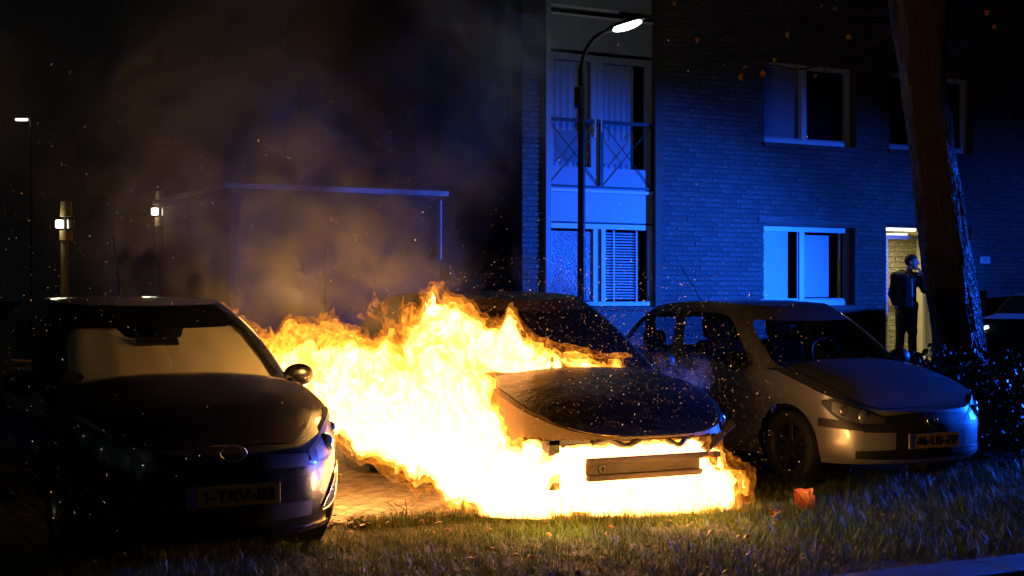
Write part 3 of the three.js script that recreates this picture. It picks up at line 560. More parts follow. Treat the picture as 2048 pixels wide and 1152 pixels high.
// --- left: black hatchback with a sun screen
{
  const K = {
    L: 4.3, cowl: 1.1, chin: 0.14, sill: 0.19, wheelR: 0.31, arch: 0.355, wheels: [0.83, 3.45], track: 0.695, spokes: 6,
    plan: [[0, 0], [0.008, 0.25], [0.07, 0.46], [0.22, 0.62], [0.45, 0.74], [0.8, 0.815], [1.4, 0.84], [2.6, 0.84], [3.6, 0.81], [4.05, 0.72], [4.25, 0.45], [4.3, 0]],
    front: [[0.13, -0.09], [0.2, -0.03], [0.32, -0.003], [0.45, 0], [0.56, -0.015], [0.64, -0.05], [0.72, -0.1], [0.85, -0.2]],
    side: [[0.2, -0.035], [0.32, 0.012], [0.5, 0.018], [0.66, 0], [0.82, -0.03], [0.95, -0.09]],
    rear: [[0.2, -0.06], [0.45, 0], [0.7, -0.02], [0.95, -0.08]],
    top: [[0, 0.62], [0.2, 0.69], [0.5, 0.79], [0.8, 0.875], [1.1, 0.94], [2, 0.965], [3, 0.99], [4.3, 1.0]],
    crown: 0.075, crownPow: 2.6, bonnetA: 0.84, bonnetS: 0.5,
    house: { d0: 1.02, d1: 1.88, d2: 3.85, d3: 4.15, w0: 0.815, w1: 0.56, roof: 1.475, arc: 0.1, mid: 2.75, half: 1.2, ws: 1.22 },
    windows: [[-1, 1.95, 0.06, 0.75, 0.07, 'windscreen'], [3.6, 5.0, 0.06, 0.72, 0.06, 'side_window'], [5.2, 6.35, 0.08, 0.72, 0.06, 'rear_side_window'], [8.0, 9, 0.2, 0.85, 0.04, 'rear_window']],
    paint: P([0.006, 0.0055, 0.006], 0.26, { clearcoat: 1, clearcoatRoughness: 0.06, bumpMap: rep(grit, 5, 5), bumpScale: 0.0005 }), noSeats: true, mirrorX: 0.88, mirrorY: 0.965, glass: P([0.8, 0.82, 0.82], 0.02, { transmission: 1, thickness: 0 }),
  };
  const { car, B, hp, G, tauOf, tOf } = buildCar('black_hatchback', 'black hatchback at the left with a tan sun screen behind its windscreen', K, [2.30, 0, -7.56]);
  plateOf(car, '1-TKV-83', 0, 0.4, 0.012);
  for (const sd of [-1, 1]) headlight(car, B, sd, 0.5, 1.06, kk(0.555, 0.54, 0.57, 0.65, 0.75), kk(0.61, 0.67, 0.74, 0.79, 0.82));
  part('grille', [patch(B, -0.48, 0.48, k1(0.54), kk(0.585, 0.595, 0.585), 0.004, 30, 4, 0.01)], M.plastic, car);
  part('grille_trim', patch(B, -0.5, 0.5, kk(0.53, 0.527, 0.53), kk(0.542, 0.539, 0.542), 0.01, 30, 2, 0.012), M.plastic, car);
  part('grille_trim', patch(B, -0.5, 0.5, kk(0.585, 0.596, 0.585), kk(0.596, 0.607, 0.596), 0.01, 30, 2, 0.012), M.plastic, car);
  part('lower_intake', [patch(B, -0.5, 0.5, kk(0.25, 0.235, 0.25), kk(0.33, 0.335, 0.33), 0.004, 30, 4, 0.01)], M.black, car);
  for (const sd of [-1, 1]) { // fog lamp nook with a chrome-edged mesh
    const lo = kk(0.26, 0.265, 0.3, 0.37), hi = kk(0.285, 0.40, 0.47, 0.5), s0 = 0.62, s1 = 0.98;
    const f = part('fog_lamp_nook', patch(B, sd * s0, sd * s1, lo, hi, 0.004, 24, 8, 0.01), M.black, car);
    const edge = (fn) => Array.from({ length: 15 }, (_, i) => B.wall(sd * lerp(s0, s1, i / 14), fn(i / 14), 0.008));
    part('trim', [tube(edge(lo), 0.006, 30, 6), tube(edge(hi), 0.006, 30, 6), tube([B.wall(sd * s1, lo(1), 0.008), B.wall(sd * s1, (lo(1) + hi(1)) / 2, 0.008), B.wall(sd * s1, hi(1), 0.008)], 0.006, 8)], M.chrome, f);
    part('mesh_insert', [patch(B, sd * lerp(s0, s1, 0.08), sd * lerp(s0, s1, 0.55), (u) => lerp(lo(0.08 + 0.47 * u), hi(0.08 + 0.47 * u), 0.1), (u) => lerp(lo(0.08 + 0.47 * u), hi(0.08 + 0.47 * u), 0.86), 0.01, 10, 5, 0.004)], M.alloy, f);
    const slots = []; for (let i = 0; i < 4; i++) for (let j = 0; j < 4; j++) { const u = 0.16 + 0.1 * i, c = B.wall(sd * lerp(s0, s1, u), lerp(lo(u), hi(u), 0.22 + j * 0.17), 0.011), e = B.wall(sd * (lerp(s0, s1, u) + 0.028), lerp(lo(u), hi(u), 0.24 + j * 0.17) + 0.006, 0.011); slots.push(bar(c, e, 0.0055, 6)); }
    part('slot', slots, M.black, f);
    const c = B.wall(sd * lerp(s0, s1, 0.76), 0.4, 0.0);
    part('fog_lamp', [new THREE.SphereGeometry(0.042, 20, 12).translate(...c)], M.pane, f);
  }
  part('lip', [patch(B, -0.95, 0.95, k1(0.15), k1(0.18), 0.01, 50, 2, 0.02)], K.paint, car);
  part('badge', [new THREE.TorusGeometry(0.05, 0.006, 8, 28).scale(1.5, 0.8, 1).translate(0, 0.625, -0.02)], M.alloy, car);
  // the sun screen, just behind the windscreen
  const t1 = tauOf(2.9), ss = gridGeo(60, 14, (u, w) => { const sd = u < 0.5 ? -1 : 1, a = Math.abs(u * 2 - 1) * (1 - 0.05 * w), h = 0.06 + 0.7 * w - 0.12 * w * smoothstep(0.2 - Math.abs(u - 0.47), 0, 0.06); const p = hp(sd, tOf(t1 * a), h, 0.05); p[2] -= 0.005 * Math.sin(u * 40); return p; });
  { const p = hp(-1, 0.08, 0.6, 0.028); part('rear_view_mirror', new RoundedBoxGeometry(0.27, 0.07, 0.02, 2, 0.009).rotateX(-0.9).translate(-0.04, p[1], p[2]), M.plastic, car); part('screen_vent', new THREE.CylinderGeometry(0.05, 0.05, 0.006, 20).scale(1.3, 1, 1).rotateX(0.62).translate(-0.62, hp(-1, tOf(tauOf(1.45)), 0.17, 0.03)[1], hp(-1, tOf(tauOf(1.45)), 0.17, 0.03)[2]), M.plastic, car); }
  part('sun_screen', ss, M.shade, car, 'tan folded sun screen behind the glass');
  part('aerial', bar([0.1, 1.5, -3.2], [0.14, 1.95, -3.6], 0.004, 5), M.plastic, car);
  car.userData.K = undefined;
}

// --- right: silver hatchback
let silver;
{
  const K = {
    L: 3.84, cowl: 0.97, chin: 0.2, sill: 0.2, wheelR: 0.295, arch: 0.345, wheels: [0.78, 3.27], track: 0.7, spokes: 7,
    plan: [[0, 0], [0.01, 0.25], [0.05, 0.46], [0.15, 0.63], [0.34, 0.75], [0.62, 0.805], [1.2, 0.823], [2.5, 0.823], [3.2, 0.79], [3.6, 0.68], [3.79, 0.42], [3.84, 0]],
    front: [[0.18, -0.1], [0.23, -0.02], [0.3, -0.005], [0.42, 0], [0.5, -0.008], [0.56, -0.03], [0.66, -0.075], [0.74, -0.12], [0.85, -0.2]],
    side: [[0.2, -0.05], [0.3, -0.01], [0.45, 0], [0.62, 0], [0.8, -0.015], [0.95, -0.05]],
    rear: [[0.2, -0.06], [0.45, 0], [0.7, -0.02], [0.95, -0.06]],
    top: [[0, 0.6], [0.12, 0.635], [0.3, 0.7], [0.6, 0.8], [1.02, 0.9], [2, 0.93], [3, 0.95], [3.84, 0.97]],
    crown: 0.075, crownPow: 2.4, bonnetA: 0.83, bonnetS: 0.5,
    house: { d0: 0.9, d1: 1.66, d2: 3.3, d3: 3.72, w0: 0.78, w1: 0.52, roof: 1.45, arc: 0.095, mid: 2.35, half: 1.0, ws: 1.22 },
    windows: [[-1, 2.15, 0.04, 0.79, 0.07, 'windscreen'], [3.25, 4.95, 0.03, 0.82, 0.1, 'side_window'], [5.2, 6.75, 0.05, 0.81, 0.14, 'rear_side_window'], [8.0, 9, 0.15, 0.85, 0.05, 'rear_window']],
    paint: P([0.31, 0.315, 0.33], 0.36, { metalness: 0.55, clearcoat: 1, clearcoatRoughness: 0.06 }), mirrorX: 0.9, mirrorY: 0.96, mirrorPaint: M.plastic, rim: M.iron,
  };
  const made = buildCar('silver_hatchback', 'silver hatchback parked right of the burning car', K, [8.06, 0, -8.2]);
  const { car, B } = made; silver = made;
  plateOf(car, '46-LN-ZV', 0, 0.375, 0.01);
  for (const sd of [-1, 1]) headlight(car, B, sd, 0.38, 0.95, kk(0.525, 0.5, 0.498, 0.545, 0.655), kk(0.535, 0.6, 0.655, 0.7, 0.69));
  part('grille', [patch(B, -0.62, 0.62, kk(0.45, 0.44, 0.45), kk(0.56, 0.592, 0.56), 0.004, 40, 5, 0.012)], M.plastic, car);
  for (const sd of [-1, 1]) part('bumper_strip', patch(B, sd * 0.62, sd * 0.98, kk(0.46, 0.485), kk(0.53, 0.55), 0.008, 20, 3, 0.012), M.plastic, car);
  part('plate_recess', [patch(B, -0.36, 0.36, k1(0.31), k1(0.445), 0.003, 20, 4, 0.01)], M.plastic, car);
  const lo = part('lower_intake', [patch(B, -0.68, 0.68, kk(0.245, 0.232, 0.245), kk(0.305, 0.325, 0.305), 0.004, 40, 4, 0.01)], M.black, car);
  for (const y of [0.27, 0.288, 0.306]) part('intake_slat', [patch(B, -0.64, 0.64, k1(y - 0.003), k1(y + 0.003), 0.012, 40, 1, 0.012)], M.plastic, lo);
  const bd = part('badge', [new THREE.TorusGeometry(0.052, 0.007, 10, 36)], M.chrome, car); bd.position.set(0, 0.53, -0.005); bd.rotation.x = -0.25;
  part('bolt', [bar([-0.075, 0.014, 0], [0.012, 0.006, 0], 0.006), bar([0.012, 0.006, 0], [-0.012, -0.006, 0], 0.006), bar([-0.012, -0.006, 0], [0.075, -0.014, 0], 0.006)], M.chrome, bd);
  part('aerial', tube([[-0.05, 1.45, -3.0], [-0.06, 1.6, -3.12], [-0.07, 1.78, -3.3]], 0.0045, 8, 5), M.plastic, car);
}

// --- middle: the burning car, front bumper and lamps burnt away
const burnt = {};
{
  const soot = S([0.035, 0.028, 0.024], 0.45, { map: rep(tex(256, 256, (u, v) => { const k = 0.55 + 0.7 * tile(u, v, 6, 3) + 0.6 * tile(u, v, 19, 9) + 0.5 * tile(u, v, 48, 4); return [k * 1.05, k, k * 0.95]; }, true), 1, 1), bumpMap: rep(blot, 2, 2), bumpScale: 0.003 });
  const K = {
    L: 4.2, cowl: 1.02, chin: 0.22, sill: 0.22, wheelR: 0.31, arch: 0.36, wheels: [0.86, 3.45], track: 0.74, spokes: 6,
    plan: [[0, 0], [0.015, 0.26], [0.07, 0.48], [0.19, 0.66], [0.42, 0.79], [0.75, 0.85], [1.3, 0.865], [2.7, 0.865], [3.5, 0.82], [3.95, 0.7], [4.15, 0.42], [4.2, 0]],
    front: [[0.18, -0.12], [0.25, -0.05], [0.36, 0], [0.48, 0], [0.58, -0.02], [0.66, -0.05], [0.74, -0.09], [0.86, -0.16]],
    side: [[0.2, -0.05], [0.32, -0.012], [0.5, 0], [0.7, -0.004], [0.84, -0.02], [0.97, -0.06]],
    rear: [[0.2, -0.06], [0.45, 0], [0.7, -0.02], [0.95, -0.08]],
    top: [[0, 0.555], [0.15, 0.605], [0.4, 0.7], [0.75, 0.82], [1.08, 0.9], [2, 0.955], [3, 0.985], [4.2, 1.0]],
    crown: 0.075, crownPow: 2.7, bonnetA: 0.94, bonnetS: 0.2,
    house: { d0: 0.95, d1: 1.85, d2: 3.5, d3: 4.0, w0: 0.86, w1: 0.58, roof: 1.52, arc: 0.1, mid: 2.6, half: 1.0, ws: 1.1 },
    windows: [[-1, 2.25, 0.04, 0.87, 0.06, 'windscreen'], [3.25, 5.0, 0.05, 0.84, 0.08, 'side_window'], [5.15, 6.5, 0.06, 0.83, 0.08, 'rear_side_window'], [8.0, 9, 0.2, 0.85, 0.05, 'rear_window']],
    paint: P([0.085, 0.05, 0.014], 0.6, { clearcoat: 0.08, clearcoatRoughness: 0.3 }), paint2: soot, mirrorX: 0.95, mirrorY: 0.98, mirrors: [1],
    glass: P([0.02, 0.018, 0.018], 0.35, {}), noSeats: true,
    hole: (s, y) => s > -1.0 && s < 0.86 && y > 0.1 && y < 0.545,
  };
  const { car, B, top } = buildCar('burning_car', 'dark car burning at its front, bumper beam laid bare', K, [5.32, 0, -7.9]);
  burnt.B = B; burnt.top = top; burnt.car = car;
  const scorched = S([0.035, 0.022, 0.013], 0.65, { bumpMap: grit, bumpScale: 0.003, metalness: 0.3 });
  const bm = part('bumper_beam', [new RoundedBoxGeometry(1.06, 0.04, 0.06, 2, 0.01).translate(0.05, 0.395, -0.14), new RoundedBoxGeometry(1.06, 0.085, 0.03, 2, 0.008).translate(0.05, 0.345, -0.16), new RoundedBoxGeometry(1.06, 0.04, 0.06, 2, 0.01).translate(0.05, 0.285, -0.14)], scorched, car);
  part('tow_ring', [new THREE.TorusGeometry(0.022, 0.007, 8, 20).translate(-0.37, 0.345, -0.14)], M.iron, bm);
  part('radiator', [span(-0.55, 0.5, 0.2, 0.5, -0.42, -0.36), ...Array.from({ length: 13 }, (_, i) => span(-0.5, 0.45, 0.22 + i * 0.021, 0.228 + i * 0.021, -0.36, -0.352))], scorched, car);
  part('front_carrier', [span(-0.68, -0.6, 0.2, 0.58, -0.4, -0.3), span(0.6, 0.68, 0.2, 0.58, -0.4, -0.3), span(-0.7, 0.7, 0.5, 0.53, -0.36, -0.3), bar([0.5, 0.42, -0.2], [0.74, 0.6, -0.2], 0.035, 8)], M.iron, car);
  part('hose', tube([[-0.35, 0.5, -0.3], [-0.25, 0.52, -0.27], [-0.1, 0.47, -0.28], [0.05, 0.51, -0.3]], 0.02, 24, 8), M.iron, car);
  part('hose', tube([[0.25, 0.5, -0.3], [0.32, 0.46, -0.25], [0.4, 0.5, -0.28]], 0.018, 16, 8), M.iron, car);
  part('engine_bay', [span(-0.7, 0.7, 0.2, 0.55, -1.3, -0.9)], M.black, car);
  headlight(car, B, 1, 0.86, 1.14, kk(0.53, 0.55, 0.63), kk(0.6, 0.68, 0.73));
}
// ---------------------------------------------------------------- street furniture
// camera axes: right, away (for things that were measured from the standpoint)
const RX = [Math.cos(28 * Math.PI / 180), Math.sin(28 * Math.PI / 180)];
const place = (X, D) => [X * RX[0] + D * RX[1], -(-X * RX[1] + D * RX[0])]; // -> [x, z]
{
  const [x, z] = place(0.885, 18.1), T = -28 * Math.PI / 180;
  const l = thing('street_lamp', 'dark street lamp with a curved arm, lit, before the balcony doors', 'street lamp', [x, 0.42, z], T);
  const steel = M.iron;
  part('pole', [new THREE.CylinderGeometry(0.042, 0.058, 4.0, 14).translate(0, 2.0, 0), new THREE.CylinderGeometry(0.085, 0.09, 0.9, 14).translate(0, 0.45, 0)], steel, l);
  part('pole_box', new RoundedBoxGeometry(0.09, 0.27, 0.12, 2, 0.02).translate(-0.045, 3.62, 0), steel, l);
  part('arm', tube([[0, 3.9, 0], [0.01, 4.05, 0], [0.06, 4.22, 0], [0.17, 4.37, 0], [0.3, 4.45, 0], [0.45, 4.51, 0]], 0.03, 30, 10), steel, l);
  const hd = part('lamp_head', [new THREE.SphereGeometry(1, 24, 12, 0, Math.PI * 2, 0, Math.PI / 2).scale(0.28, 0.06, 0.11).rotateZ(0.3).translate(0.56, 4.545, 0), bar([0.8, 4.62, 0], [0.9, 4.66, 0], 0.014, 8)], steel, l);
  part('lamp_glass', new THREE.SphereGeometry(1, 24, 12).scale(0.2, 0.055, 0.095).rotateZ(0.3).translate(0.58, 4.53, 0), glow([0.86, 1, 0.93], 5), hd);
  const h = V(0.6, 4.42, 0).applyAxisAngle(V(0, 1, 0), T).add(l.position);
  const pl = aim(new THREE.PointLight(new THREE.Color().setRGB(0.82, 1, 0.9), LAMP_LIGHT), [h.x, h.y, h.z]); pl.shadow.radius = 3;
}
// two lantern posts at the left and a far street lamp
const lanternMat = S([0.3, 0.24, 0.13], 0.6);
for (const [X, D, y, post, label] of [[-6.02, 19, 2.47, 1, 'lantern on a slim post, leftmost of the two lit lanterns'], [-5.25, 21, 2.76, 0, 'square lantern on a dark post left of the shed']]) {
  const [x, z] = place(X, D), T = -28 * Math.PI / 180, l = thing('lantern_post', label, 'lantern', [x, 0.3, z], T, 'lit lanterns left of the shed'), h = y - 0.3;
  part('post', [new THREE.CylinderGeometry(0.05, 0.055, h - 0.1, 12).translate(0.04, (h - 0.1) / 2, 0)], post ? lanternMat : M.shedWall, l);
  part('collar', [new THREE.CylinderGeometry(0.085, 0.085, 0.13, 16).translate(0.06, h - 0.15, 0), new THREE.CylinderGeometry(0.07, 0.08, 0.2, 16).translate(0.06, h + 0.2, 0)], lanternMat, l);
  part('lamp_glass', new RoundedBoxGeometry(0.1, 0.11, 0.1, 2, 0.02).translate(-0.015, h, 0.03), glow([1, 0.98, 0.82], 5), l);
  part('lens', [new THREE.CylinderGeometry(0.05, 0.05, 0.12, 12, 1, true).translate(0.115, h, 0)], M.alloy, l);
  part('lamp_core', new THREE.CylinderGeometry(0.04, 0.04, 0.16, 12).translate(0.06, h, 0), M.iron, l);
  const p = V(-0.1, h, 0.12).applyAxisAngle(V(0, 1, 0), T).add(l.position);
  aim(new THREE.PointLight(new THREE.Color().setRGB(1, 0.86, 0.5), 0.35), [p.x, p.y, p.z]).shadow.radius = 3;
}
{
  const [x, z] = place(-20.7, 60), T = -28 * Math.PI / 180, l = thing('street_lamp', 'far street lamp glowing small in the dark at the left edge', 'street lamp', [x, 0.4, z], T);
  part('pole', bar([0.4, 0, 0], [0.4, 8.8, 0], 0.05, 8), M.black, l);
  part('arm', bar([0.4, 8.75, 0], [-0.2, 8.72, 0], 0.04, 8), M.iron, l);
  part('lamp_glass', new RoundedBoxGeometry(0.5, 0.09, 0.2, 2, 0.03).translate(0, 8.64, 0), glow([0.9, 1, 0.85], 4), l);
  const p = V(0, 8.5, 0).applyAxisAngle(V(0, 1, 0), T).add(l.position);
  aim(new THREE.PointLight(new THREE.Color().setRGB(0.85, 1, 0.85), 0.2), [p.x, p.y, p.z]).shadow.radius = 5;
}

// ---------------------------------------------------------------- tree
{
  const D = 15.5, sc = D / 2844, cx = (px, py) => { const [x, z] = place((px - 1024) * sc, D); return [x, 1.47 + (598 - py) * sc, z]; };
  const ctr = [[1928, 880], [1924, 800], [1917, 680], [1899, 560], [1883, 440], [1868, 330], [1853, 210], [1843, 110], [1838, 30], [1830, -60]].map(([a, b]) => cx(a, b)), rad = poly1([[-0.2, 0.4], [0.4, 0.34], [1.1, 0.275], [2, 0.262], [3, 0.238], [3.8, 0.235], [4.3, 0.275], [4.7, 0.3], [5.2, 0.3]]);
  const base = ctr[0], T = thing('tree', 'leaning bare tree with rough wet bark before the porch', 'tree', [base[0], 0, base[2]]);
  const loc = (p) => V(p[0] - base[0], p[1], p[2] - base[2]);
  const curve = new THREE.CatmullRomCurve3(ctr.map(loc));
  const trunk = gridGeo(140, 260, (u, w) => {
    const p = curve.getPoint(w), a = u * Math.PI * 2, r = rad(p.y);
    const furrow = 0.016 * Math.abs(noise(Math.cos(a) * 6 + 4, p.y * 1.1, Math.sin(a) * 6)) + 0.012 * noise(Math.cos(a) * 14, p.y * 3.5, Math.sin(a) * 14) + 0.025 * noise(Math.cos(a) * 1.6, p.y * 1.6, Math.sin(a) * 1.6 + 9) + 0.006 * noise(Math.cos(a) * 34, p.y * 14, Math.sin(a) * 34);
    const q = r + furrow + 0.05 * smoothstep(0.5 - p.y, 0, 0.7) * Math.abs(Math.sin(a * 2.5));
    return [p.x + Math.cos(a) * q, p.y, p.z + Math.sin(a) * q];
  });
  part('trunk', trunk, M.bark, T);
  const limb = (pts, r0, r1) => { const c = new THREE.CatmullRomCurve3(pts.map((p) => loc(cx(...p)).add(V(0, 0, p[2] || 0)))); return gridGeo(24, 60, (u, w) => { const p = c.getPoint(w), a = u * 6.2832, r = lerp(r0, r1, w) * (1 + 0.12 * noise(Math.cos(a) * 2 + w * 8, w * 14, Math.sin(a) * 2)); const t = c.getTangent(w), n = V(0, 0, 1).cross(t).normalize(), b = t.clone().cross(n); return [p.x + (n.x * Math.cos(a) + b.x * Math.sin(a)) * r, p.y + (n.y * Math.cos(a) + b.y * Math.sin(a)) * r, p.z + (n.z * Math.cos(a) + b.z * Math.sin(a)) * r]; }); };
  for (const [pts, r0, r1] of [
    [[[1815, 60], [1800, 0], [1780, -80], [1740, -190]], 0.16, 0.08], [[[1872, 60], [1886, 0], [1896, -90], [1915, -220]], 0.13, 0.08],
    [[[1805, 30], [1775, 70], [1700, 105], [1655, 125], [1600, 138], [1540, 130], [1450, 128]], 0.02, 0.006], [[[1655, 125], [1640, 160], [1612, 200]], 0.006, 0.002],
    [[[1800, 10], [1730, 30], [1650, -10], [1560, -30]], 0.016, 0.005], [[[1560, 132], [1520, 120], [1470, 150]], 0.005, 0.002], [[[1620, 134], [1590, 118], [1548, 122], [1500, 142]], 0.005, 0.002], [[[1700, 105], [1693, 70], [1680, 30]], 0.005, 0.002], [[[1860, 20], [1930, -5], [1985, 20], [2030, 10]], 0.012, 0.004], [[[1650, -10], [1600, 20], [1540, 30]], 0.005, 0.002], [[[1930, 0], [1975, 40], [1985, 55]], 0.005, 0.002],
  ]) part('branch', limb(pts, r0, r1), M.bark, T);
  const lg = gridGeo(6, 6, (u, w) => { const x = (u - 0.5) * 0.1 * Math.sin(Math.PI * Math.min(1, w * 0.92 + 0.05)) * (1 + 0.15 * Math.sin(w * 20)), y = w * 0.11; return [x, y, 0.25 * Math.abs(x) + 0.02 * Math.sin(w * 4)]; });
  const lm = [[0.75, 0.3, 0.03], [0.7, 0.42, 0.05], [0.7, 0.2, 0.03]].map((c) => P(c, 0.6, { transmission: 0.35, thickness: 0 }));
  for (const [a, b] of [[1448, 125], [1496, 135], [1483, 146], [1527, 141], [1548, 122], [1590, 141], [1636, 148], [1693, 70], [1605, 127], [1562, 3], [1642, 8], [1672, 12], [1972, 30], [1990, 48], [1580, 62], [1345, 5], [1400, 78]]) {
    const m = part('leaf', lg, lm[Math.floor(R() * 3)], T), p = loc(cx(a, b)); m.position.copy(p); m.rotation.set(rr(-1.5, 1.5), rr(0, 6), rr(1, 5)); m.scale.setScalar(rr(0.55, 0.8));
  }
}

// ---------------------------------------------------------------- person in the doorway
{
  const T = -28 * Math.PI / 180, p = thing('person', 'person in dark hooded jacket standing in the porch, hand raised to the face', 'person', [16.95, 0.44, -17.86], T);
  const J = { hipL: [-0.085, 0.92, 0], hipR: [0.09, 0.92, 0.01], kneeL: [-0.1, 0.5, 0.03], kneeR: [0.09, 0.5, 0.05], ankL: [-0.12, 0.09, -0.02], ankR: [0.1, 0.09, 0.02], pel: [0, 0.95, 0], chest: [0, 1.25, 0], neck: [0.035, 1.47, 0.0], shL: [-0.175, 1.4, -0.02], shR: [0.165, 1.39, 0.05], elL: [-0.225, 1.12, -0.05], haL: [-0.185, 0.9, 0.06], elR: [0.265, 1.18, 0.16], wrR: [0.215, 1.43, 0.14], head: [0.085, 1.64, 0.02] };
  const body = (grow) => (x, y, z) => {
    const q = [x, y, z], c = (a, b, r, s) => capsule(q, J[a], J[b], r + grow, s + grow);
    let d = smin(c('pel', 'chest', 0.125, 0.13), c('shL', 'shR', 0.06, 0.06), 0.12);
    d = smin(d, c('hipL', 'kneeL', 0.085, 0.058), 0.06); d = smin(d, c('hipR', 'kneeR', 0.085, 0.058), 0.06);
    d = Math.min(smin(d, c('kneeL', 'ankL', 0.056, 0.04), 0.03), c('kneeR', 'ankR', 0.056, 0.04));
    d = smin(d, c('shL', 'elL', 0.05, 0.04), 0.05); d = smin(d, c('elL', 'haL', 0.04, 0.03), 0.02);
    d = smin(d, c('shR', 'elR', 0.05, 0.04), 0.05); d = smin(d, c('elR', 'wrR', 0.04, 0.028), 0.02);
    d = smin(d, capsule(q, J.neck, J.head, 0.056 + grow * 0.3, 0.05 + grow * 0.3), 0.05);
    return -d;
  };
  const netOf = (f, lo, hi, c) => { const g = nets(sampleGrid(f, lo, hi, c)); g.computeVertexNormals(); return g; };
  // head looking to the right
  const HC = J.head, F = [Math.cos(0.35), -0.12, Math.sin(0.35)], Sd = [-F[2], 0, F[0]];
  const hd = (x, y, z) => {
    const a = (x - HC[0]) * F[0] + (z - HC[2]) * F[2], b = (x - HC[0]) * Sd[0] + (z - HC[2]) * Sd[2], h = y - HC[1]; // forward, sideways, up
    let d = Math.hypot(a / 0.098, b / 0.076, (h - 0.03) / 0.105) - 1; d *= 0.08;
    d = smin(d, capsule([a, h, b], [0.03, -0.02, 0], [0.055, -0.085, 0], 0.062, 0.036), 0.04); // jaw
    d = smin(d, capsule([a, h, b], [0.095, 0.02, 0], [0.117, -0.022, 0], 0.009, 0.015), 0.015); // nose
    for (const s of [-1, 1]) { d = Math.min(d, Math.hypot((a + 0.01) / 0.5, (h - 0.0) / 1, (b - s * 0.08) / 0.45) - 0.033); d = -smin(-d, Math.hypot(a - 0.105, h - 0.028, b - s * 0.032) - 0.014, 0.012); d = smin(d, Math.hypot(a - 0.085, h - 0.026, b - s * 0.031) - 0.012, 0.004); }
    d = smin(d, capsule([a, h, b], [0.092, -0.05, -0.018], [0.092, -0.05, 0.018], 0.008, 0.008), 0.006);
    d = smin(d, Math.hypot(a - 0.085, h + 0.088, b) - 0.016, 0.02);
    return d;
  };
  const skin = S([0.42, 0.27, 0.2], 0.55);
  // hands: palm, four curled fingers and a thumb
  const hand = (w, dir, up, side) => { // wrist, direction of the palm, back-of-hand normal
    const A = V(...w), d = V(...dir).normalize(), n = V(...up).normalize(), s = d.clone().cross(n).multiplyScalar(side), at = (i, j, k) => A.clone().addScaledVector(d, i).addScaledVector(s, j).addScaledVector(n, k).toArray();
    const bones = [[at(0.0, 0, 0), at(0.045, 0, 0), 0.03, 0.034]];
    [[0.028, 0.036], [0.01, 0.042], [-0.01, 0.039], [-0.027, 0.03]].forEach(([j, l]) => { bones.push([at(0.06, j, 0.002), at(0.06 + l, j * 1.1, -0.008), 0.011, 0.01], [at(0.06 + l, j * 1.1, -0.008), at(0.062 + l * 1.45, j * 1.1, -0.034), 0.01, 0.0085], [at(0.062 + l * 1.45, j * 1.1, -0.034), at(0.058 + l * 1.4, j * 1.1, -0.055), 0.009, 0.008]); });
    bones.push([at(0.02, 0.028, -0.005), at(0.05, 0.052, -0.02), 0.014, 0.011], [at(0.05, 0.052, -0.02), at(0.075, 0.05, -0.036), 0.011, 0.009]);
    return netOf((x, y, z) => { let q = 1; bones.forEach((b, i) => { const e = capsule([x, y, z], b[0], b[1], b[2], b[3]); q = i ? smin(q, e, 0.006) : e; }); return -q; }, [A.x - 0.14, A.y - 0.14, A.z - 0.14], [A.x + 0.14, A.y + 0.14, A.z + 0.14], 0.004);
  };
  const hR = hand(J.wrR, [-0.25, 1, -0.1], [1, 0.2, 0.3], 1), hL = hand(J.haL, [0.35, -1, 0.35], [-0.6, -0.2, 0.6], 1);
  const skinBody = netOf(body(-0.012), [-0.4, 0.0, -0.3], [0.4, 1.72, 0.35], 0.014);
  const head = netOf((x, y, z) => -hd(x, y, z), [HC[0] - 0.17, HC[1] - 0.17, HC[2] - 0.17], [HC[0] + 0.17, HC[1] + 0.17, HC[2] + 0.17], 0.005);
  part('body', [skinBody, head, hR, hL], skin, p);
  part('hair', netOf((x, y, z) => { const a = (x - HC[0]) * F[0] + (z - HC[2]) * F[2], b = (x - HC[0]) * Sd[0] + (z - HC[2]) * Sd[2], h = y - HC[1]; const d = (Math.hypot((a + 0.008) / 0.108, b / 0.085, (h - 0.034) / 0.113) - 1) * 0.09 + 0.004 * noise(x * 90, y * 90, z * 90); const cutF = 0.055 + 0.35 * (a - 0.05) - h, cutN = -h - 0.06 + a * 0.2, face = a > 0.02 ? cutF : -1; return -Math.max(d, face, cutN, (a > -0.02 && h < 0.01) ? 0.02 : -1); }, [HC[0] - 0.17, HC[1] - 0.14, HC[2] - 0.17], [HC[0] + 0.17, HC[1] + 0.2, HC[2] + 0.17], 0.005), S([0.02, 0.014, 0.01], 0.7), p);
  const fold = (x, y, z) => 0.007 * noise(x * 14, y * 9, z * 14) + 0.004 * noise(x * 30, y * 26, z * 30);
  const jacket = (x, y, z) => {
    const q = [x, y, z], c = (a, b, r, s) => capsule(q, J[a], J[b], r, s);
    let d = smin(capsule(q, [0, 0.86, 0], [0, 1.3, 0], 0.165, 0.16), c('shL', 'shR', 0.075, 0.075), 0.14);
    d = smin(d, c('shL', 'elL', 0.074, 0.062), 0.05); d = smin(d, c('elL', 'haL', 0.06, 0.05), 0.03); d = smin(d, c('shR', 'elR', 0.074, 0.062), 0.05); d = smin(d, c('elR', 'wrR', 0.06, 0.046), 0.03);
    d = smin(d, capsule(q, [-0.06, 1.47, -0.06], [0.06, 1.45, -0.07], 0.06, 0.05), 0.04); // hood on the back
    const neck = Math.hypot((x - 0.05) * 1.1, (y - 1.53) * 0.62, (z - 0.1)) - 0.1; // open collar
    d = Math.max(d, -neck, 0.77 - y) + fold(x, y, z);
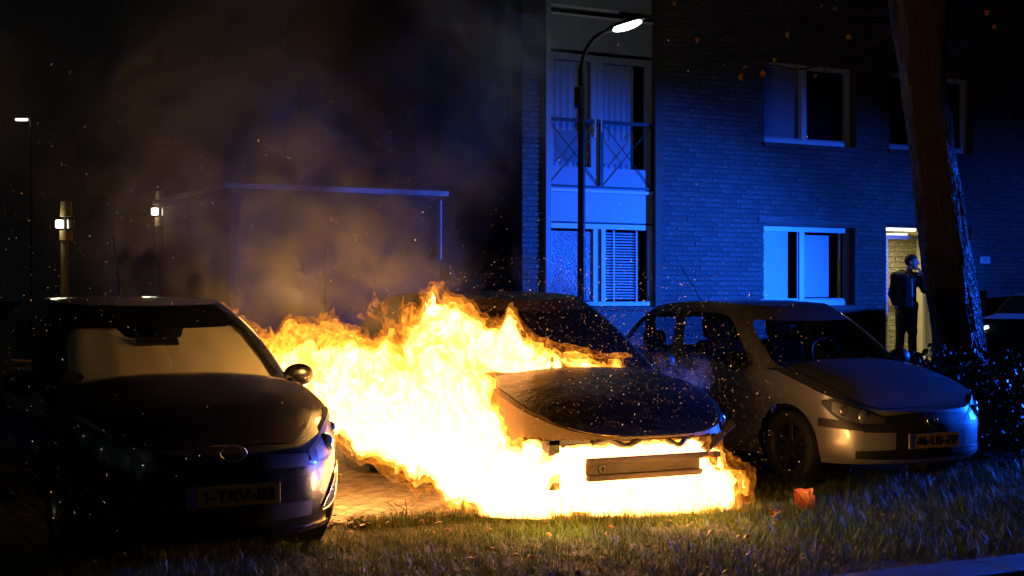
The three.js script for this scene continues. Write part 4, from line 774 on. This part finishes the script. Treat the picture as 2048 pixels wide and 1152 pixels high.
    const cuffR = (x - J.wrR[0]) * -0.2 + (y - J.wrR[1]) + 0.01, arm = Math.hypot(x - J.wrR[0], z - J.wrR[2]) < 0.09 && y > 1.36; if (arm && cuffR > 0) d = Math.max(d, cuffR);
    const cuffL = J.haL[1] + 0.02 - y; if (Math.hypot(x - J.haL[0], z - J.haL[2]) < 0.075 && y < 0.93) d = Math.max(d, cuffL);
    return -d;
  };
  const jk = part('jacket', netOf(jacket, [-0.4, 0.72, -0.32], [0.42, 1.62, 0.34], 0.012), S([0.008, 0.007, 0.008], 0.8), p);
  part('zip', tube([[0.045, 1.36, 0.178], [0.05, 1.1, 0.182], [0.05, 0.8, 0.172]], 0.004, 12, 5), M.alloy, jk);
  part('trousers', netOf((x, y, z) => { const q = [x, y, z], c = (a, b, r, s) => capsule(q, J[a], J[b], r, s); let d = smin(c('hipL', 'kneeL', 0.1, 0.078), c('hipR', 'kneeR', 0.1, 0.078), 0.05); d = smin(d, capsule(q, J.hipL, J.hipR, 0.105, 0.105), 0.04); d = Math.min(smin(d, c('kneeL', 'ankL', 0.075, 0.068), 0.03), smin(d, c('kneeR', 'ankR', 0.075, 0.068), 0.03)); return -(Math.max(d, 0.06 - y) + fold(x, y, z)); }, [-0.3, 0.02, -0.25], [0.3, 1.05, 0.28], 0.013), S([0.06, 0.07, 0.12], 0.8), p);
  for (const a of ['ankL', 'ankR']) part('shoe', netOf((x, y, z) => { const k = J[a], q = [x, y, z]; return -Math.max(smin(capsule(q, [k[0] - 0.02, 0.05, k[2]], [k[0] + 0.13, 0.035, k[2] + 0.05], 0.048, 0.042), capsule(q, [k[0], 0.04, k[2]], [k[0], 0.11, k[2]], 0.05, 0.048), 0.03), 0.002 - y); }, [J[a][0] - 0.15, -0.02, J[a][2] - 0.15], [J[a][0] + 0.25, 0.2, J[a][2] + 0.2], 0.008), M.plastic, p);
}

// ---------------------------------------------------------------- vehicle at the right edge
{
  const [x, z] = place(7.25, 19.9), c = thing('parked_car', 'dark parked car at the right edge, only its headlamps catching light', 'car', [x, 0.16, z], -1.15);
  const body = new THREE.Shape([[0, 0.25], [0, 0.85], [0.14, 0.95], [0.9, 1.02], [1.55, 1.28], [1.9, 1.34], [3.4, 1.34], [3.9, 1.0], [4.1, 0.9], [4.1, 0.25]].map((q) => new THREE.Vector2(...q)));
  const paint = S([0.0015, 0.0015, 0.0018], 1);
  part('body', new THREE.ExtrudeGeometry(body, { depth: 1.5, bevelEnabled: true, bevelSize: 0.08, bevelThickness: 0.1, bevelSegments: 4 }).rotateY(Math.PI / 2).translate(-0.75, 0, 0), paint, c);
  part('windscreen', new THREE.PlaneGeometry(1.4, 0.7).rotateX(-1.08).translate(0, 1.14, -1.2), M.black, c);
  for (const s of [-1, 1]) {
    const h = part('headlight', new THREE.CylinderGeometry(0.1, 0.11, 0.06, 28).rotateX(Math.PI / 2).translate(s * 0.62, 0.75, 0.1), M.plastic, c);
    part('lens', new THREE.SphereGeometry(0.09, 24, 12, 0, Math.PI * 2, 0, 0.9).rotateX(Math.PI / 2).scale(1, 1, 0.5).translate(s * 0.62, 0.75, 0.1), S([0.6, 0.65, 0.7], 0.5, { metalness: 0.2, bumpMap: grit, bumpScale: 0.01 }), h);
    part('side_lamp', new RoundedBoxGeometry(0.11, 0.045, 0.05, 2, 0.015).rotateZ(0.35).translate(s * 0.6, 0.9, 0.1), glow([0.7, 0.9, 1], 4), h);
  }
  for (const zz of [-0.9, -3.6]) for (const s of [-1, 1]) wheelOf(c, s * 0.74, 0.33, zz, 0.33, s, 6, M.iron);
}

// ---------------------------------------------------------------- fire engine outside the frame: it carries the blue lamps
function lightBar(car, pos, w, aims, k) {
  const lb = part('light_bar', new RoundedBoxGeometry(0.3, 0.05, w, 2, 0.02).translate(...pos), M.plastic, car);
  for (const s of [-1, 0, 1]) part('blue_lamp', new RoundedBoxGeometry(0.26, 0.11, w * 0.28, 3, 0.03).translate(pos[0], pos[1] + 0.08, pos[2] + s * w * 0.33), glow(BLUE, 6), lb);
  car.updateMatrixWorld(true);
  aims.forEach(([to, angle, pen, e], i) => {
    const p = V(pos[0] - 0.25, pos[1] + 0.1, pos[2] + w * (0.33 * ((i % 3) - 1))).applyMatrix4(car.matrixWorld);
    const l = aim(new THREE.SpotLight(new THREE.Color().setRGB(...BLUE), e * k, 0, angle, pen), p.toArray(), to); l.shadow.radius = 5;
  });
}
{
  const red = P([0.4, 0.012, 0.012], 0.35, { clearcoat: 0.8 }), c = thing('fire_engine', 'red fire engine with blue lamps standing to the right, outside the picture', 'fire engine', [22.6, 0, -8.2], 0.12);
  part('cab', [new RoundedBoxGeometry(2.3, 1.9, 2.4, 4, 0.15).translate(1.2, 1.55, 0)], red, c);
  part('body', [new RoundedBoxGeometry(4.6, 2.2, 2.4, 3, 0.06).translate(4.75, 1.75, 0)], red, c);
  part('windscreen', new RoundedBoxGeometry(0.03, 0.8, 2.0, 1, 0.01).translate(0.045, 1.95, 0), M.black, c);
  part('bumper', new RoundedBoxGeometry(0.3, 0.35, 2.4, 2, 0.05).translate(0.1, 0.55, 0), M.white, c);
  for (const s of [-1, 1]) { part('headlight', new RoundedBoxGeometry(0.06, 0.18, 0.3, 2, 0.02).translate(0.02, 0.95, s * 0.85), M.alloy, c); for (let i = 0; i < 3; i++) part('shutter', span(2.7 + i * 1.45, 4.05 + i * 1.45, 0.95, 2.6, s * 1.2 - 0.012, s * 1.2 + 0.012), M.alloy, c); }
  for (const x of [1.2, 5.4]) for (const s of [-1, 1]) { const g = new THREE.Group(); g.name = 'wheel'; g.position.set(x, 0.48, s * 1.08); g.rotation.y = s > 0 ? -Math.PI / 2 : Math.PI / 2; c.add(g); part('tyre', new THREE.TorusGeometry(0.36, 0.13, 10, 28).rotateY(Math.PI / 2), M.rubber, g); part('rim', new THREE.CylinderGeometry(0.28, 0.28, 0.1, 20).rotateZ(Math.PI / 2), M.alloy, g); }
  lightBar(c, [0.7, 2.55, 0], 1.9, [[[11, 1.0, -FV], 0.27, 0.9, 2.3], [[14.8, 0.9, -FV], 0.33, 0.95, 0.62], [[19.2, 0.9, -FV], 0.36, 0.95, 0.2], [[9, 0.5, -8.4], 0.15, 0.9, 1.8], [[6.8, 2.0, -17.2], 0.15, 0.9, 0.35], [[6.6, 0, -5.7], 0.07, 0.8, 1.1], [[11.5, 1.8, -11.4], 0.16, 0.8, 0.35]], BLUE_LIGHT);
}
{ // another street lamp behind the standpoint, outside the frame
  const l = thing('street_lamp', 'street lamp behind the standpoint, outside the picture', 'street lamp', [-4.2, 0, -3.2]);
  part('pole', new THREE.CylinderGeometry(0.045, 0.06, 5, 12).translate(0, 2.5, 0), M.iron, l);
  const hd = part('lamp_head', new RoundedBoxGeometry(0.5, 0.08, 0.2, 2, 0.03).translate(0.25, 5.02, 0), M.iron, l);
  part('lamp_glass', new RoundedBoxGeometry(0.4, 0.03, 0.16, 2, 0.012).translate(0.28, 4.96, 0), glow([0.86, 1, 0.93], 5), hd);
  aim(new THREE.PointLight(new THREE.Color().setRGB(0.9, 1, 0.85), 2), [-3.92, 4.85, -3.2]).shadow.radius = 5;
}
// ---------------------------------------------------------------- grass, leaves, shrubs
{
  const bladeTuft = (seed, n, hMin, hMax, wd) => {
    const r = rng(seed), p = [], ix = [], nn = [];
    for (let b = 0; b < n; b++) {
      const a = r() * 6.283, h = lerp(hMin, hMax, r() * r() * 0.6 + r() * 0.4), lean = h * lerp(0.15, 0.9, r()), x0 = (r() - 0.5) * 0.09, z0 = (r() - 0.5) * 0.09, w = wd * lerp(0.6, 1.3, r()), tw = a + Math.PI / 2 + (r() - 0.5), o = p.length / 3, SEG = 4;
      for (let i = 0; i <= SEG; i++) { const t = i / SEG, l = lean * t * t, y = h * (t - 0.25 * t * t * (lean / h)), k = w * (1 - t * 0.92); const x = x0 + Math.cos(a) * l, z = z0 + Math.sin(a) * l; p.push(x - Math.cos(tw) * k, y, z - Math.sin(tw) * k, x + Math.cos(tw) * k, y, z + Math.sin(tw) * k); }
      for (let i = 0; i < SEG; i++) { const q = o + i * 2; ix.push(q, q + 1, q + 3, q, q + 3, q + 2); }
    }
    const g = new THREE.BufferGeometry(); g.setAttribute('position', new THREE.Float32BufferAttribute(p, 3)); g.setIndex(ix); g.computeVertexNormals(); return g;
  };
  const gm = P([0.075, 0.1, 0.018], 0.5, { transmission: 0.25, thickness: 0, specularIntensity: 0.55 });
  const G = thing('grass_verge', 'rough grass verge between the road and the parked cars', 'grass'); G.userData.kind = 'stuff';
  const o = new THREE.Object3D(), c = new THREE.Color(), kinds = [[11, 12, 0.02, 0.07, 0.0016, 17000], [23, 9, 0.04, 0.13, 0.0018, 8000], [37, 6, 0.08, 0.2, 0.0022, 1700], [41, 10, 0.02, 0.06, 0.0022, 9000], [53, 9, 0.05, 0.13, 0.0022, 1100]];
  for (const [seed, n, a, b, w, cnt] of kinds) {
    const list = [];
    let guard = 0;
    while (list.length < cnt && guard++ < cnt * 12) {
      const u = rr(-2.2, 12.5), v = lerp(5.86, 9.2, R()), dens = 0.55 + 0.8 * fbm(u * 0.9, v * 1.1, seed, 3), edge = 8.72 + 0.09 * fbm(u * 1.7, 3, 1) + (u > 6.2 ? 0.55 : 0);
      if (seed === 53) { const f = 3.4 + 2.9 * R(), w = Math.min(8.66, poly1([[3, 8.7], [4.2, 8.6], [4.8, 8.1], [5.5, 7.88], [6.4, 7.85]])(f)) - 0.28 * R() * R(); list.push([f, w, rr(0.5, 1.15)]); continue; }
      if (v > edge || R() > dens) continue;
      if (b > 0.2 && u < 5.9 && R() > 0.16) continue;
      if (v < 6.25 && R() < (6.3 - v) * 2) continue;
      if (u > 4.5 && u < 6.1 && v > 8.0) continue;
      const long = u > 5.9 ? 1.1 : 0.85 * (v > 8.2 ? 0.7 : 1);
      list.push([u, v, long * rr(0.7, 1.25)]);
    }
    const im = new THREE.InstancedMesh(bladeTuft(seed, n, a, b, w), gm, list.length);
    list.forEach(([u, v, k], i) => { o.position.set(u, -0.015, -v); o.rotation.set(rr(-0.15, 0.15), rr(0, 6.28), rr(-0.15, 0.15)); o.scale.set(k * 1.1, k, k * 1.1); o.updateMatrix(); im.setMatrixAt(i, o.matrix); const dry = clamp(0.28 + 1.1 * fbm(u * 0.8, v * 0.8, 40, 3), 0, 1) * rr(0.3, 1.5), t = rr(0.5, 1.5); im.setColorAt(i, c.setRGB(t * lerp(0.7, 1.7, dry), t * lerp(1.05, 1.15, dry), t * lerp(0.6, 0.9, dry))); });
    im.name = 'grass_blades'; im.userData.kind = 'stuff'; im.castShadow = im.receiveShadow = true; G.add(im);
  }
  // fallen leaves
  const lf = gridGeo(5, 5, (u, w) => { const x = (u - 0.5) * 0.06 * Math.sin(Math.PI * clamp(w * 0.94 + 0.03, 0, 1)), y = (w - 0.5) * 0.075; return [x, 0.012 * Math.cos(x * 90) * 0.6 + 0.01 * Math.sin(w * 5), y]; });
  const L = [];
  for (let i = 0; i < 700; i++) { const band = R() < 0.5, u = band ? rr(2.6, 5.2) : rr(-1, 11.5), v = band ? 8.62 + 0.3 * (R() + R() - 1) + 0.02 : rr(5.8, 8.9); L.push([u, v, band ? rr(0.25, 0.55) : rr(0.35, 0.7)]); }
  const im = new THREE.InstancedMesh(lf, P([0.13, 0.055, 0.018], 0.6, { transmission: 0.2, thickness: 0 }), L.length);
  L.forEach(([u, v, k], i) => { o.position.set(u, 0.012 + rr(0, 0.03), -v); o.rotation.set(rr(-0.7, 0.7), rr(0, 6.28), rr(-0.7, 0.7)); o.scale.setScalar(k); o.updateMatrix(); im.setMatrixAt(i, o.matrix); const t = rr(0.4, 1.3); im.setColorAt(i, c.setRGB(t, t * rr(0.6, 1.1), t * rr(0.6, 1))); });
  im.name = 'fallen_leaves'; tag(im, 'small brown fallen leaves lying in the grass and at its edge', 'leaves', null, 'stuff'); im.castShadow = im.receiveShadow = true; scene.add(im);
  // a few large leaves one can pick out
  const big = gridGeo(14, 14, (u, w) => { const lob = 1 + 0.18 * Math.sin(w * 19), x = (u - 0.5) * 0.13 * Math.sin(Math.PI * clamp(w * 0.95 + 0.02, 0, 1)) * lob, y = (w - 0.5) * 0.15; return [x, 0.03 * Math.sin(w * 3) + Math.abs(x) * 0.35 + 0.006 * Math.sin(u * 30 + w * 8), y]; });
  const lp = (px, py) => { const D = 2844 * 1.40 / (py - 598), X = (px - 1024) / 2844 * D, [x, z] = place(X, D); return [x, 0.07, z]; };
  [[1607, 1000, [0.42, 0.1, 0.025], 1.25, 'large red brown leaf standing in the grass right of the fire', [0.9, 0.4, 0.6]], [1555, 1030, [0.3, 0.12, 0.04], 0.7, 'orange brown leaf left of and below the large red leaf', [0.5, 1.9, -0.5]], [1758, 1035, [0.3, 0.26, 0.1], 0.5, 'narrow pale leaf upright in the grass before the silver car', [1.3, 0.2, 0.4]], [1490, 985, [0.3, 0.11, 0.03], 0.6, 'small orange leaf at the right foot of the flames', [0.8, 2.4, 0.2]]].forEach(([px, py, col, k, label, rot]) => {
    const m = part('fallen_leaf', big, P(col, 0.5, { transmission: 0.25, thickness: 0 }), scene); m.position.set(...lp(px, py)); m.rotation.set(...rot); m.scale.setScalar(k); tag(m, label, 'leaf');
  });
  // dead twigs at the edge of the paving, and the dark shrub at the right
  const tw = thing('dry_twigs', 'dry weed twigs standing at the grass edge before the fire', 'twigs', [4.05, 0, -8.62]);
  for (let i = 0; i < 7; i++) { const x = rr(-0.35, 0.35), h = rr(0.06, 0.16); part('twig', [tube([[x, 0, 0], [x + rr(-0.03, 0.03), h * 0.5, 0.01], [x + rr(-0.06, 0.06), h, 0]], 0.003, 8, 4), bar([x, h * 0.5, 0.005], [x + rr(-0.06, 0.06), h * 0.8, 0.02], 0.002, 4)], M.dark, tw); }
  const sb = thing('dark_shrub', 'dark leafy shrub at the right edge beside the silver car', 'shrub', [10.6, 0, -10.3]);
  const stems = []; for (let i = 0; i < 40; i++) { const a = rr(0, 6.28), r = rr(0.1, 1), h = rr(0.4, 1.0); stems.push(tube([[Math.cos(a) * r * 0.5, 0, Math.sin(a) * r * 0.5], [Math.cos(a) * r * 0.8, h * 0.6, Math.sin(a) * r * 0.8], [Math.cos(a) * r * 1.1, h, Math.sin(a) * r * 1.1]], 0.008, 6, 4)); }
  part('stem', stems, M.bark, sb);
  const N = 5200, li = new THREE.InstancedMesh(lf, S([0.016, 0.024, 0.01], 0.35), N);
  for (let i = 0; i < N; i++) { const a = rr(0, 6.28), r = Math.sqrt(R()) * 1.25, y = rr(0.03, 1) * (1.0 - 0.35 * r * r / 1.6) + 0.12 * noise(r * 3, a * 2, 5); o.position.set(Math.cos(a) * r * 1.25, Math.max(0.03, y), Math.sin(a) * r * 1.1); o.rotation.set(rr(-1.5, 1.5), rr(0, 6.28), rr(-1.5, 1.5)); o.scale.setScalar(rr(0.5, 1.1)); o.updateMatrix(); li.setMatrixAt(i, o.matrix); const t = rr(0.5, 1.3); li.setColorAt(i, c.setRGB(t, t, t)); }
  li.name = 'foliage'; li.userData.kind = 'stuff'; li.castShadow = li.receiveShadow = true; sb.add(li);
}

// ---------------------------------------------------------------- fire
{
  // envelope: tapered capsules in (x, y, v); negative inside
  const blobs = [ // ax ay av  bx by bv  ra rb
    [4.2, 0.45, 8.7, 3.98, 0.66, 9.6, 0.34, 0.3], [3.98, 0.66, 9.6, 3.78, 0.9, 10.8, 0.28, 0.14], [4.4, 0.2, 8.5, 4.8, 0.15, 8.3, 0.2, 0.2], [4.1, 0.8, 8.75, 4.18, 1.0, 8.95, 0.26, 0.18],
    [3.85, 0.98, 10.3, 3.5, 1.02, 11.3, 0.09, 0.05], [3.8, 0.98, 10.5, 3.72, 1.2, 10.7, 0.09, 0.03], [3.98, 0.92, 9.8, 3.95, 1.05, 9.95, 0.08, 0.025],
    [4.1, 0.9, 9.0, 4.4, 1.08, 9.3, 0.22, 0.18], [4.4, 1.06, 9.25, 4.36, 1.4, 9.35, 0.15, 0.06], [4.45, 1.02, 9.15, 5.05, 0.96, 9.1, 0.13, 0.07], [5.0, 0.95, 9.1, 5.6, 0.915, 9.03, 0.06, 0.02], [4.78, 1.02, 9.1, 4.78, 1.26, 9.1, 0.06, 0.03],
    [4.6, 0.17, 8.3, 5.85, 0.13, 8.05, 0.2, 0.16], [4.6, 0.38, 8.25, 5.75, 0.4, 8.2, 0.14, 0.1], [4.6, 0.25, 8.3, 5.85, 0.22, 8.3, 0.2, 0.18], [5.85, 0.4, 8.1, 6.0, 0.5, 8.08, 0.06, 0.04], [5.9, 0.1, 7.98, 6.05, 0.16, 7.98, 0.05, 0.02],
  ];
  const TOPX = poly1([[4.36, 1.62], [4.5, 1.4], [4.62, 1.24], [4.7, 1.2], [4.78, 1.34], [4.86, 1.16], [5.1, 1.06], [5.35, 1.0], [5.6, 0.945], [6.5, 0.93]]), VMIN = poly1([[3.9, 9.3], [4.1, 9.0], [4.2, 8.75], [4.37, 8.4], [4.8, 8.16], [5.46, 7.93], [6.2, 7.86]]), YLO = poly1([[3.2, 1.1], [3.6, 0.86], [3.9, 0.42], [4.05, 0.2], [4.17, -0.1], [4.3, -0.5]]);
  const env = (x, y, v) => { let d = 9; for (const b of blobs) { const e = capsule([x, y, v], [b[0], b[1], b[2]], [b[3], b[4], b[5]], b[6], b[7]); d = d > 8 ? e : smin(d, e, 0.09); } return -d; };
  const CAP = poly1([[4.1, 1.1], [4.2, 0.86], [4.3, 0.7], [4.45, 0.6], [4.6, 0.51], [4.8, 0.46], [5.8, 0.46], [6.1, 0.54]]);
  const f = (x, y, v) => {
    const e0 = env(x, y, v);
    if (e0 < -0.42) return -1;
    // curling: warp the place with turbulence that rises and drifts to the left
    const hi2 = smoothstep(y, 0.7, 1.2), s = 2.6, w1 = 0.1 + 0.12 * hi2, ax = noise(x * s + 3, y * s * 0.75, v * s), ay = noise(x * s, y * s * 0.75 + 7, v * s + 11), av = noise(x * s + 19, y * s * 0.75, v * s + 5);
    const cx = noise(x * 7 + 1, y * 5, v * 7), cy = noise(x * 7, y * 5 + 3, v * 7 + 5);
    const X = x + w1 * ax + 0.045 * cx, Y = y + w1 * 0.9 * ay - 0.02 + 0.05 * cy, W = v + w1 * av, e = env(X, Y, W);
    const t = 4.2, n1 = 1 - 2 * Math.abs(noise(X * t, Y * t * 0.5, W * t)), t2 = 11, n2 = 1 - 2 * Math.abs(noise(X * t2 + 5, Y * t2 * 0.55, W * t2)), n3 = noise(X * 25, Y * 17, W * 25);
    const low = noise(x * 1.7 + 8, y * 0.8, v * 1.7), amp = 0.8 + 0.9 * smoothstep(y, 0.55, 1.2);
    let q = e + amp * (0.085 * n1 - 0.03 + 0.05 * n2 * (0.7 + 1.3 * Math.abs(low)) + 0.024 * n3) + 0.16 * hi2 * low - 0.035 * hi2;
    q = Math.min(q, 5.98 - x + 0.06 * n1 + 0.05 * n2);
    q -= 0.16 * smoothstep(noise(x * 2.9 + 31, y * 1.9, v * 2.9), 0.12, 0.5) * smoothstep(y, 0.55, 1.0) * (x < 4.4 ? 1 : 0.5);
    if (x > 4.36) q = Math.min(q, TOPX(x) + 0.03 * n1 + 0.02 * n2 - y);
    q = Math.min(q, v - VMIN(x) + 0.4 * smoothstep(y, 0.6, 1) + 0.1 * n1 + 0.04 * n2 + 0.22 * noise(x * 2.3, 0.5, v), y - YLO(x) + 0.07 * n1 + 0.05 * n2);
    // the bonnet and the body keep the flames out
    const inX = Math.abs(x - 5.32), d = v - 7.9;
    if (y > 0.03) {
      const hood = burnt.top(d) + 0.08 * (1 - Math.pow(Math.min(1, inX / 0.82), 2)), g = 0.06 + 0.02 * n2;
      if (inX < 0.86 && d > 0.05 && d < 1.16 && y > hood - 0.25) q = Math.min(q, y > hood + g || d > 1.08 ? (d < 1.02 ? -0.5 : q) : -0.5);
      if (inX < 0.86 && d > 0.95 && y < 0.93) q = Math.min(q, -0.5);
    }
    if (v < 8.55 && x > 4.1) q = Math.min(q, CAP(x) + 0.035 * n1 + 0.03 * n2 - y);
    if (y < 0.012) q = -0.5;
    // keep the front of the bumper beam free
    if (x > 4.86 && x < 5.74 && y > 0.275 && y < 0.43 && v < 8.08) q = Math.min(q, -0.5);
    // stay clear of the car on the left
    if (x < 3.28 && y < 1.1) q = Math.min(q, (x - 3.22) * 6);
    return q;
  };
  const lo = [3.1, 0.0, 7.5], hi = [6.45, 1.86, 11.9], cell = 0.0185, grid = sampleGrid(f, lo, hi, cell);
  const fire = thing('flames', 'bright white and orange flames pouring from the burning car', 'fire', [0, 0, 0]);
  const cooled = { ...grid, v: new Float32Array(grid.v) };
  { const [nx, ny, nz] = grid.n; for (let k = 0, o = 0; k < nz; k++) for (let j = 0; j < ny; j++) for (let i = 0; i < nx; i++, o++) { const y = lo[1] + j * cell, v = lo[2] + k * cell, x = lo[0] + i * cell; cooled.v[o] -= 0.13 * smoothstep(y, 0.86, 1.18) * smoothstep(v, 9.4, 10.1) + 0.05 * smoothstep(y, 1.3, 1.5) + 0.05 * smoothstep(3.75 - x, 0, 0.3); } }
  const layer = (level, col, hot, alpha, name, wisp) => {
    const g = nets(wisp ? grid : cooled, level), p = g.attributes.position, n = p.count, c = new Float32Array(n * 4);
    for (let i = 0; i < n; i++) {
      const x = p.getX(i), y = p.getY(i), v = p.getZ(i), t = 9, wr = noise(x * 3, y * 3, v * 3) * 1.2;
      const fil = Math.pow(1 - Math.abs(noise(x * t + wr, y * t * 0.55, v * t + wr)), 4), fil2 = Math.pow(1 - Math.abs(noise(x * 21 + wr, y * 12, v * 21)), 5);
      const k = clamp(0.7 * fil + 0.5 * fil2 - 0.1, 0, 1), m = (wisp ? k : lerp(0.55, 1, k)) * (wisp ? lerp(0.35, 1, smoothstep(y, 0.35, 0.9)) : 1), up = 1 - 0.55 * smoothstep(y, 0.75, 1.5) * (wisp ? 1 : 0.4);
      for (let j = 0; j < 3; j++) c[i * 4 + j] = lerp(col[j], hot[j], k) * up;
      c[i * 4 + 3] = clamp(alpha * (wisp ? 0.06 + 1.3 * m : 0.3 + 0.9 * m), 0, 1);
      p.setXYZ(i, x, y, -v);
    }
    g.setAttribute('color', new THREE.BufferAttribute(c, 4));
    const mt = new THREE.MeshBasicMaterial({ vertexColors: true, transparent: alpha < 1, side: THREE.DoubleSide, depthWrite: alpha >= 1 });
    const o = part(name, g, mt, fire); o.castShadow = false; console.log(name, g.index.count / 3);
    return o;
  };
  layer(-0.085, [1.1, 0.2, 0.012], [2.6, 0.8, 0.06], 0.24, 'outer_flame', true);
  layer(-0.035, [2.6, 0.62, 0.03], [6.5, 2.2, 0.2], 0.5, 'orange_flame', true);
  layer(0.004, [8, 2.7, 0.3], [13, 5.5, 1.2], 0.42, 'yellow_flame', false);
  layer(0.03, [15, 5.6, 1.5], [18, 7.4, 2.4], 1, 'white_flame', false);
  // the light that the flames give, in front of their faces
  for (const [x, y, v, k, r] of [[3.5, 0.5, 9.5, 2.2, 10], [3.5, 1.3, 8.35, 1.6, 9], [4.35, 0.3, 7.6, 1.2, 8], [5.35, 0.3, 7.55, 1.3, 7], [4.6, 1.42, 9.0, 0.2, 6], [3.6, 1.45, 10.8, 0.12, 7]]) aim(new THREE.PointLight(new THREE.Color().setRGB(1, 0.48, 0.11), FIRE_LIGHT * k), [x, y, -v]).shadow.radius = r;
}

// ---------------------------------------------------------------- smoke and sparks
{
  const SR = rng(5), q = (a, b) => lerp(a, b, SR());
  const puff = (seed) => {
    const n = 26, p = [], c = [], ix = [];
    for (let j = 0; j <= n; j++) for (let i = 0; i <= n; i++) {
      const x = (i / n) * 2 - 1, y = (j / n) * 2 - 1, r = Math.hypot(x, y), d = fbm(x * 1.5 + seed * 9, y * 1.5, seed, 5), e = fbm(x * 3.2, y * 3.2 + seed * 5, seed + 3, 4);
      p.push(x + 0.15 * e, y + 0.15 * d, 0.35 * d);
      const a = Math.pow(clamp(1 - r, 0, 1), 1.3) * clamp(0.75 + 1.9 * d + 0.7 * e, 0, 1.6); c.push(1, 1, 1, clamp(a, 0, 1));
    }
    for (let j = 0; j < n; j++) for (let i = 0; i < n; i++) { const a = j * (n + 1) + i; ix.push(a, a + 1, a + n + 2, a, a + n + 2, a + n + 1); }
    const g = new THREE.BufferGeometry(); g.setAttribute('position', new THREE.Float32BufferAttribute(p, 3)); g.setAttribute('color', new THREE.Float32BufferAttribute(c, 4)); g.setIndex(ix); g.computeVertexNormals(); return g;
  };
  const smokeMat = (col, op) => P(col, 1, { vertexColors: true, transparent: true, opacity: op, transmission: 0.5, thickness: 0, depthWrite: false, specularIntensity: 0 });
  const S1 = thing('smoke_plume', 'grey smoke drifting up and left from the fire', 'smoke'); S1.userData.kind = 'stuff';
  const geos = [1, 2, 3, 4].map(puff), o = new THREE.Object3D();
  const clouds = (name, mat, list) => { geos.forEach((g, k) => { const l = list.filter((_, i) => i % 4 === k), im = new THREE.InstancedMesh(g, mat, l.length); l.forEach(([x, y, v, r], i) => { o.position.set(x, y, -v); o.rotation.set(q(-0.6, 0.6), q(-0.9, 0.5), q(0, 6.28)); o.scale.set(r * q(0.8, 1.25), r * q(0.8, 1.25), r); o.updateMatrix(); im.setMatrixAt(i, o.matrix); }); im.name = name; im.userData.kind = 'stuff'; S1.add(im); }); };
  const along = (pts, n, r0, r1, sp) => { const c = new THREE.CatmullRomCurve3(pts.map((p) => V(...p))), out = []; for (let i = 0; i < n; i++) { const t = SR(), p = c.getPoint(t), r = lerp(r0, r1, t) * q(0.7, 1.3), s = lerp(sp[0], sp[1], t); out.push([p.x + q(-s, s), p.y + q(-s, s) * 0.7, p.z + q(-s, s), r]); } return out; };
  // main plume: from the cowl and the flank up and to the left, over the shed
  clouds('smoke', smokeMat([0.5, 0.55, 0.6], 0.42), [
    ...along([[4.4, 1.3, 9.6], [4.2, 2.1, 11.5], [4.4, 3.2, 13.5], [4.6, 4.8, 15]], 34, 0.35, 1.3, [0.2, 1.1]),
    ...along([[3.8, 1.2, 11], [3.6, 1.9, 12.2], [3.4, 2.8, 13.5], [3.0, 4, 15]], 12, 0.4, 1.3, [0.3, 1.1]),
    ...along([[4.9, 1.5, 10.5], [6.0, 2.4, 13], [7.4, 3.6, 15.2], [8.4, 5, 16]], 40, 0.3, 1.1, [0.2, 0.9]),
  ]);
  clouds('thin_smoke', smokeMat([0.6, 0.6, 0.6], 0.4), [
    ...along([[3.9, 0.3, 9.8], [3.6, 0.35, 11]], 8, 0.3, 0.4, [0.15, 0.2]),
    ...along([[6.1, 0.92, 9.0], [6.05, 1.15, 9.8], [6.0, 1.42, 10.4], [5.9, 1.75, 10.9]], 26, 0.12, 0.28, [0.03, 0.12]),
    ...along([[5.6, 0.95, 9.1], [6.2, 0.85, 8.6]], 6, 0.12, 0.2, [0.05, 0.05]),
  ]);
  // sparks
  const N = 7200, im = new THREE.InstancedMesh(new THREE.OctahedronGeometry(1, 0), new THREE.MeshBasicMaterial({ color: 0xffffff }), N), c = new THREE.Color();  // specks of ash and water, the firelight on them put in as emission
  for (let i = 0; i < N; i++) {
    const k = SR(), cl = i < 4800; let x, y, v;
    if (cl) { const r = Math.pow(SR(), 0.7) * 1.6, a = q(0, 6.28); x = 5.1 + r * Math.cos(a) * 0.95; v = q(7.4, 9.5); y = 0.9 + r * Math.sin(a) * 0.55; } else { x = q(1.2, 6); v = q(7.2, 12); y = q(0.3, 3.4) * q(0.4, 1); }
    if (y < 0.12) y = 0.12 + SR();
    const s = 0.0009 + 0.0015 * Math.pow(SR(), 3), st = SR() < 0.3 ? q(2, 5) : 1.2;
    o.position.set(x, y, -v); o.rotation.set(q(0, 3), q(0, 3), q(0, 3)); o.scale.set(s, s * st, s); o.updateMatrix(); im.setMatrixAt(i, o.matrix);
    const b = 0.35 + 2.6 * Math.pow(SR(), 3), w = SR(); im.setColorAt(i, c.setRGB(b, b * lerp(0.32, 0.7, w * w), b * lerp(0.05, 0.4, w * w)));
  }
  im.name = 'ash_specks'; tag(im, 'tiny glowing sparks and drops over the burning car, firelight put in as glow', 'ash_specks', null, 'stuff'); scene.add(im);
}
scene.traverse((o) => { if (o.isLight) { o.castShadow = !o.isRectAreaLight; } });
renderer.render(scene, camera);
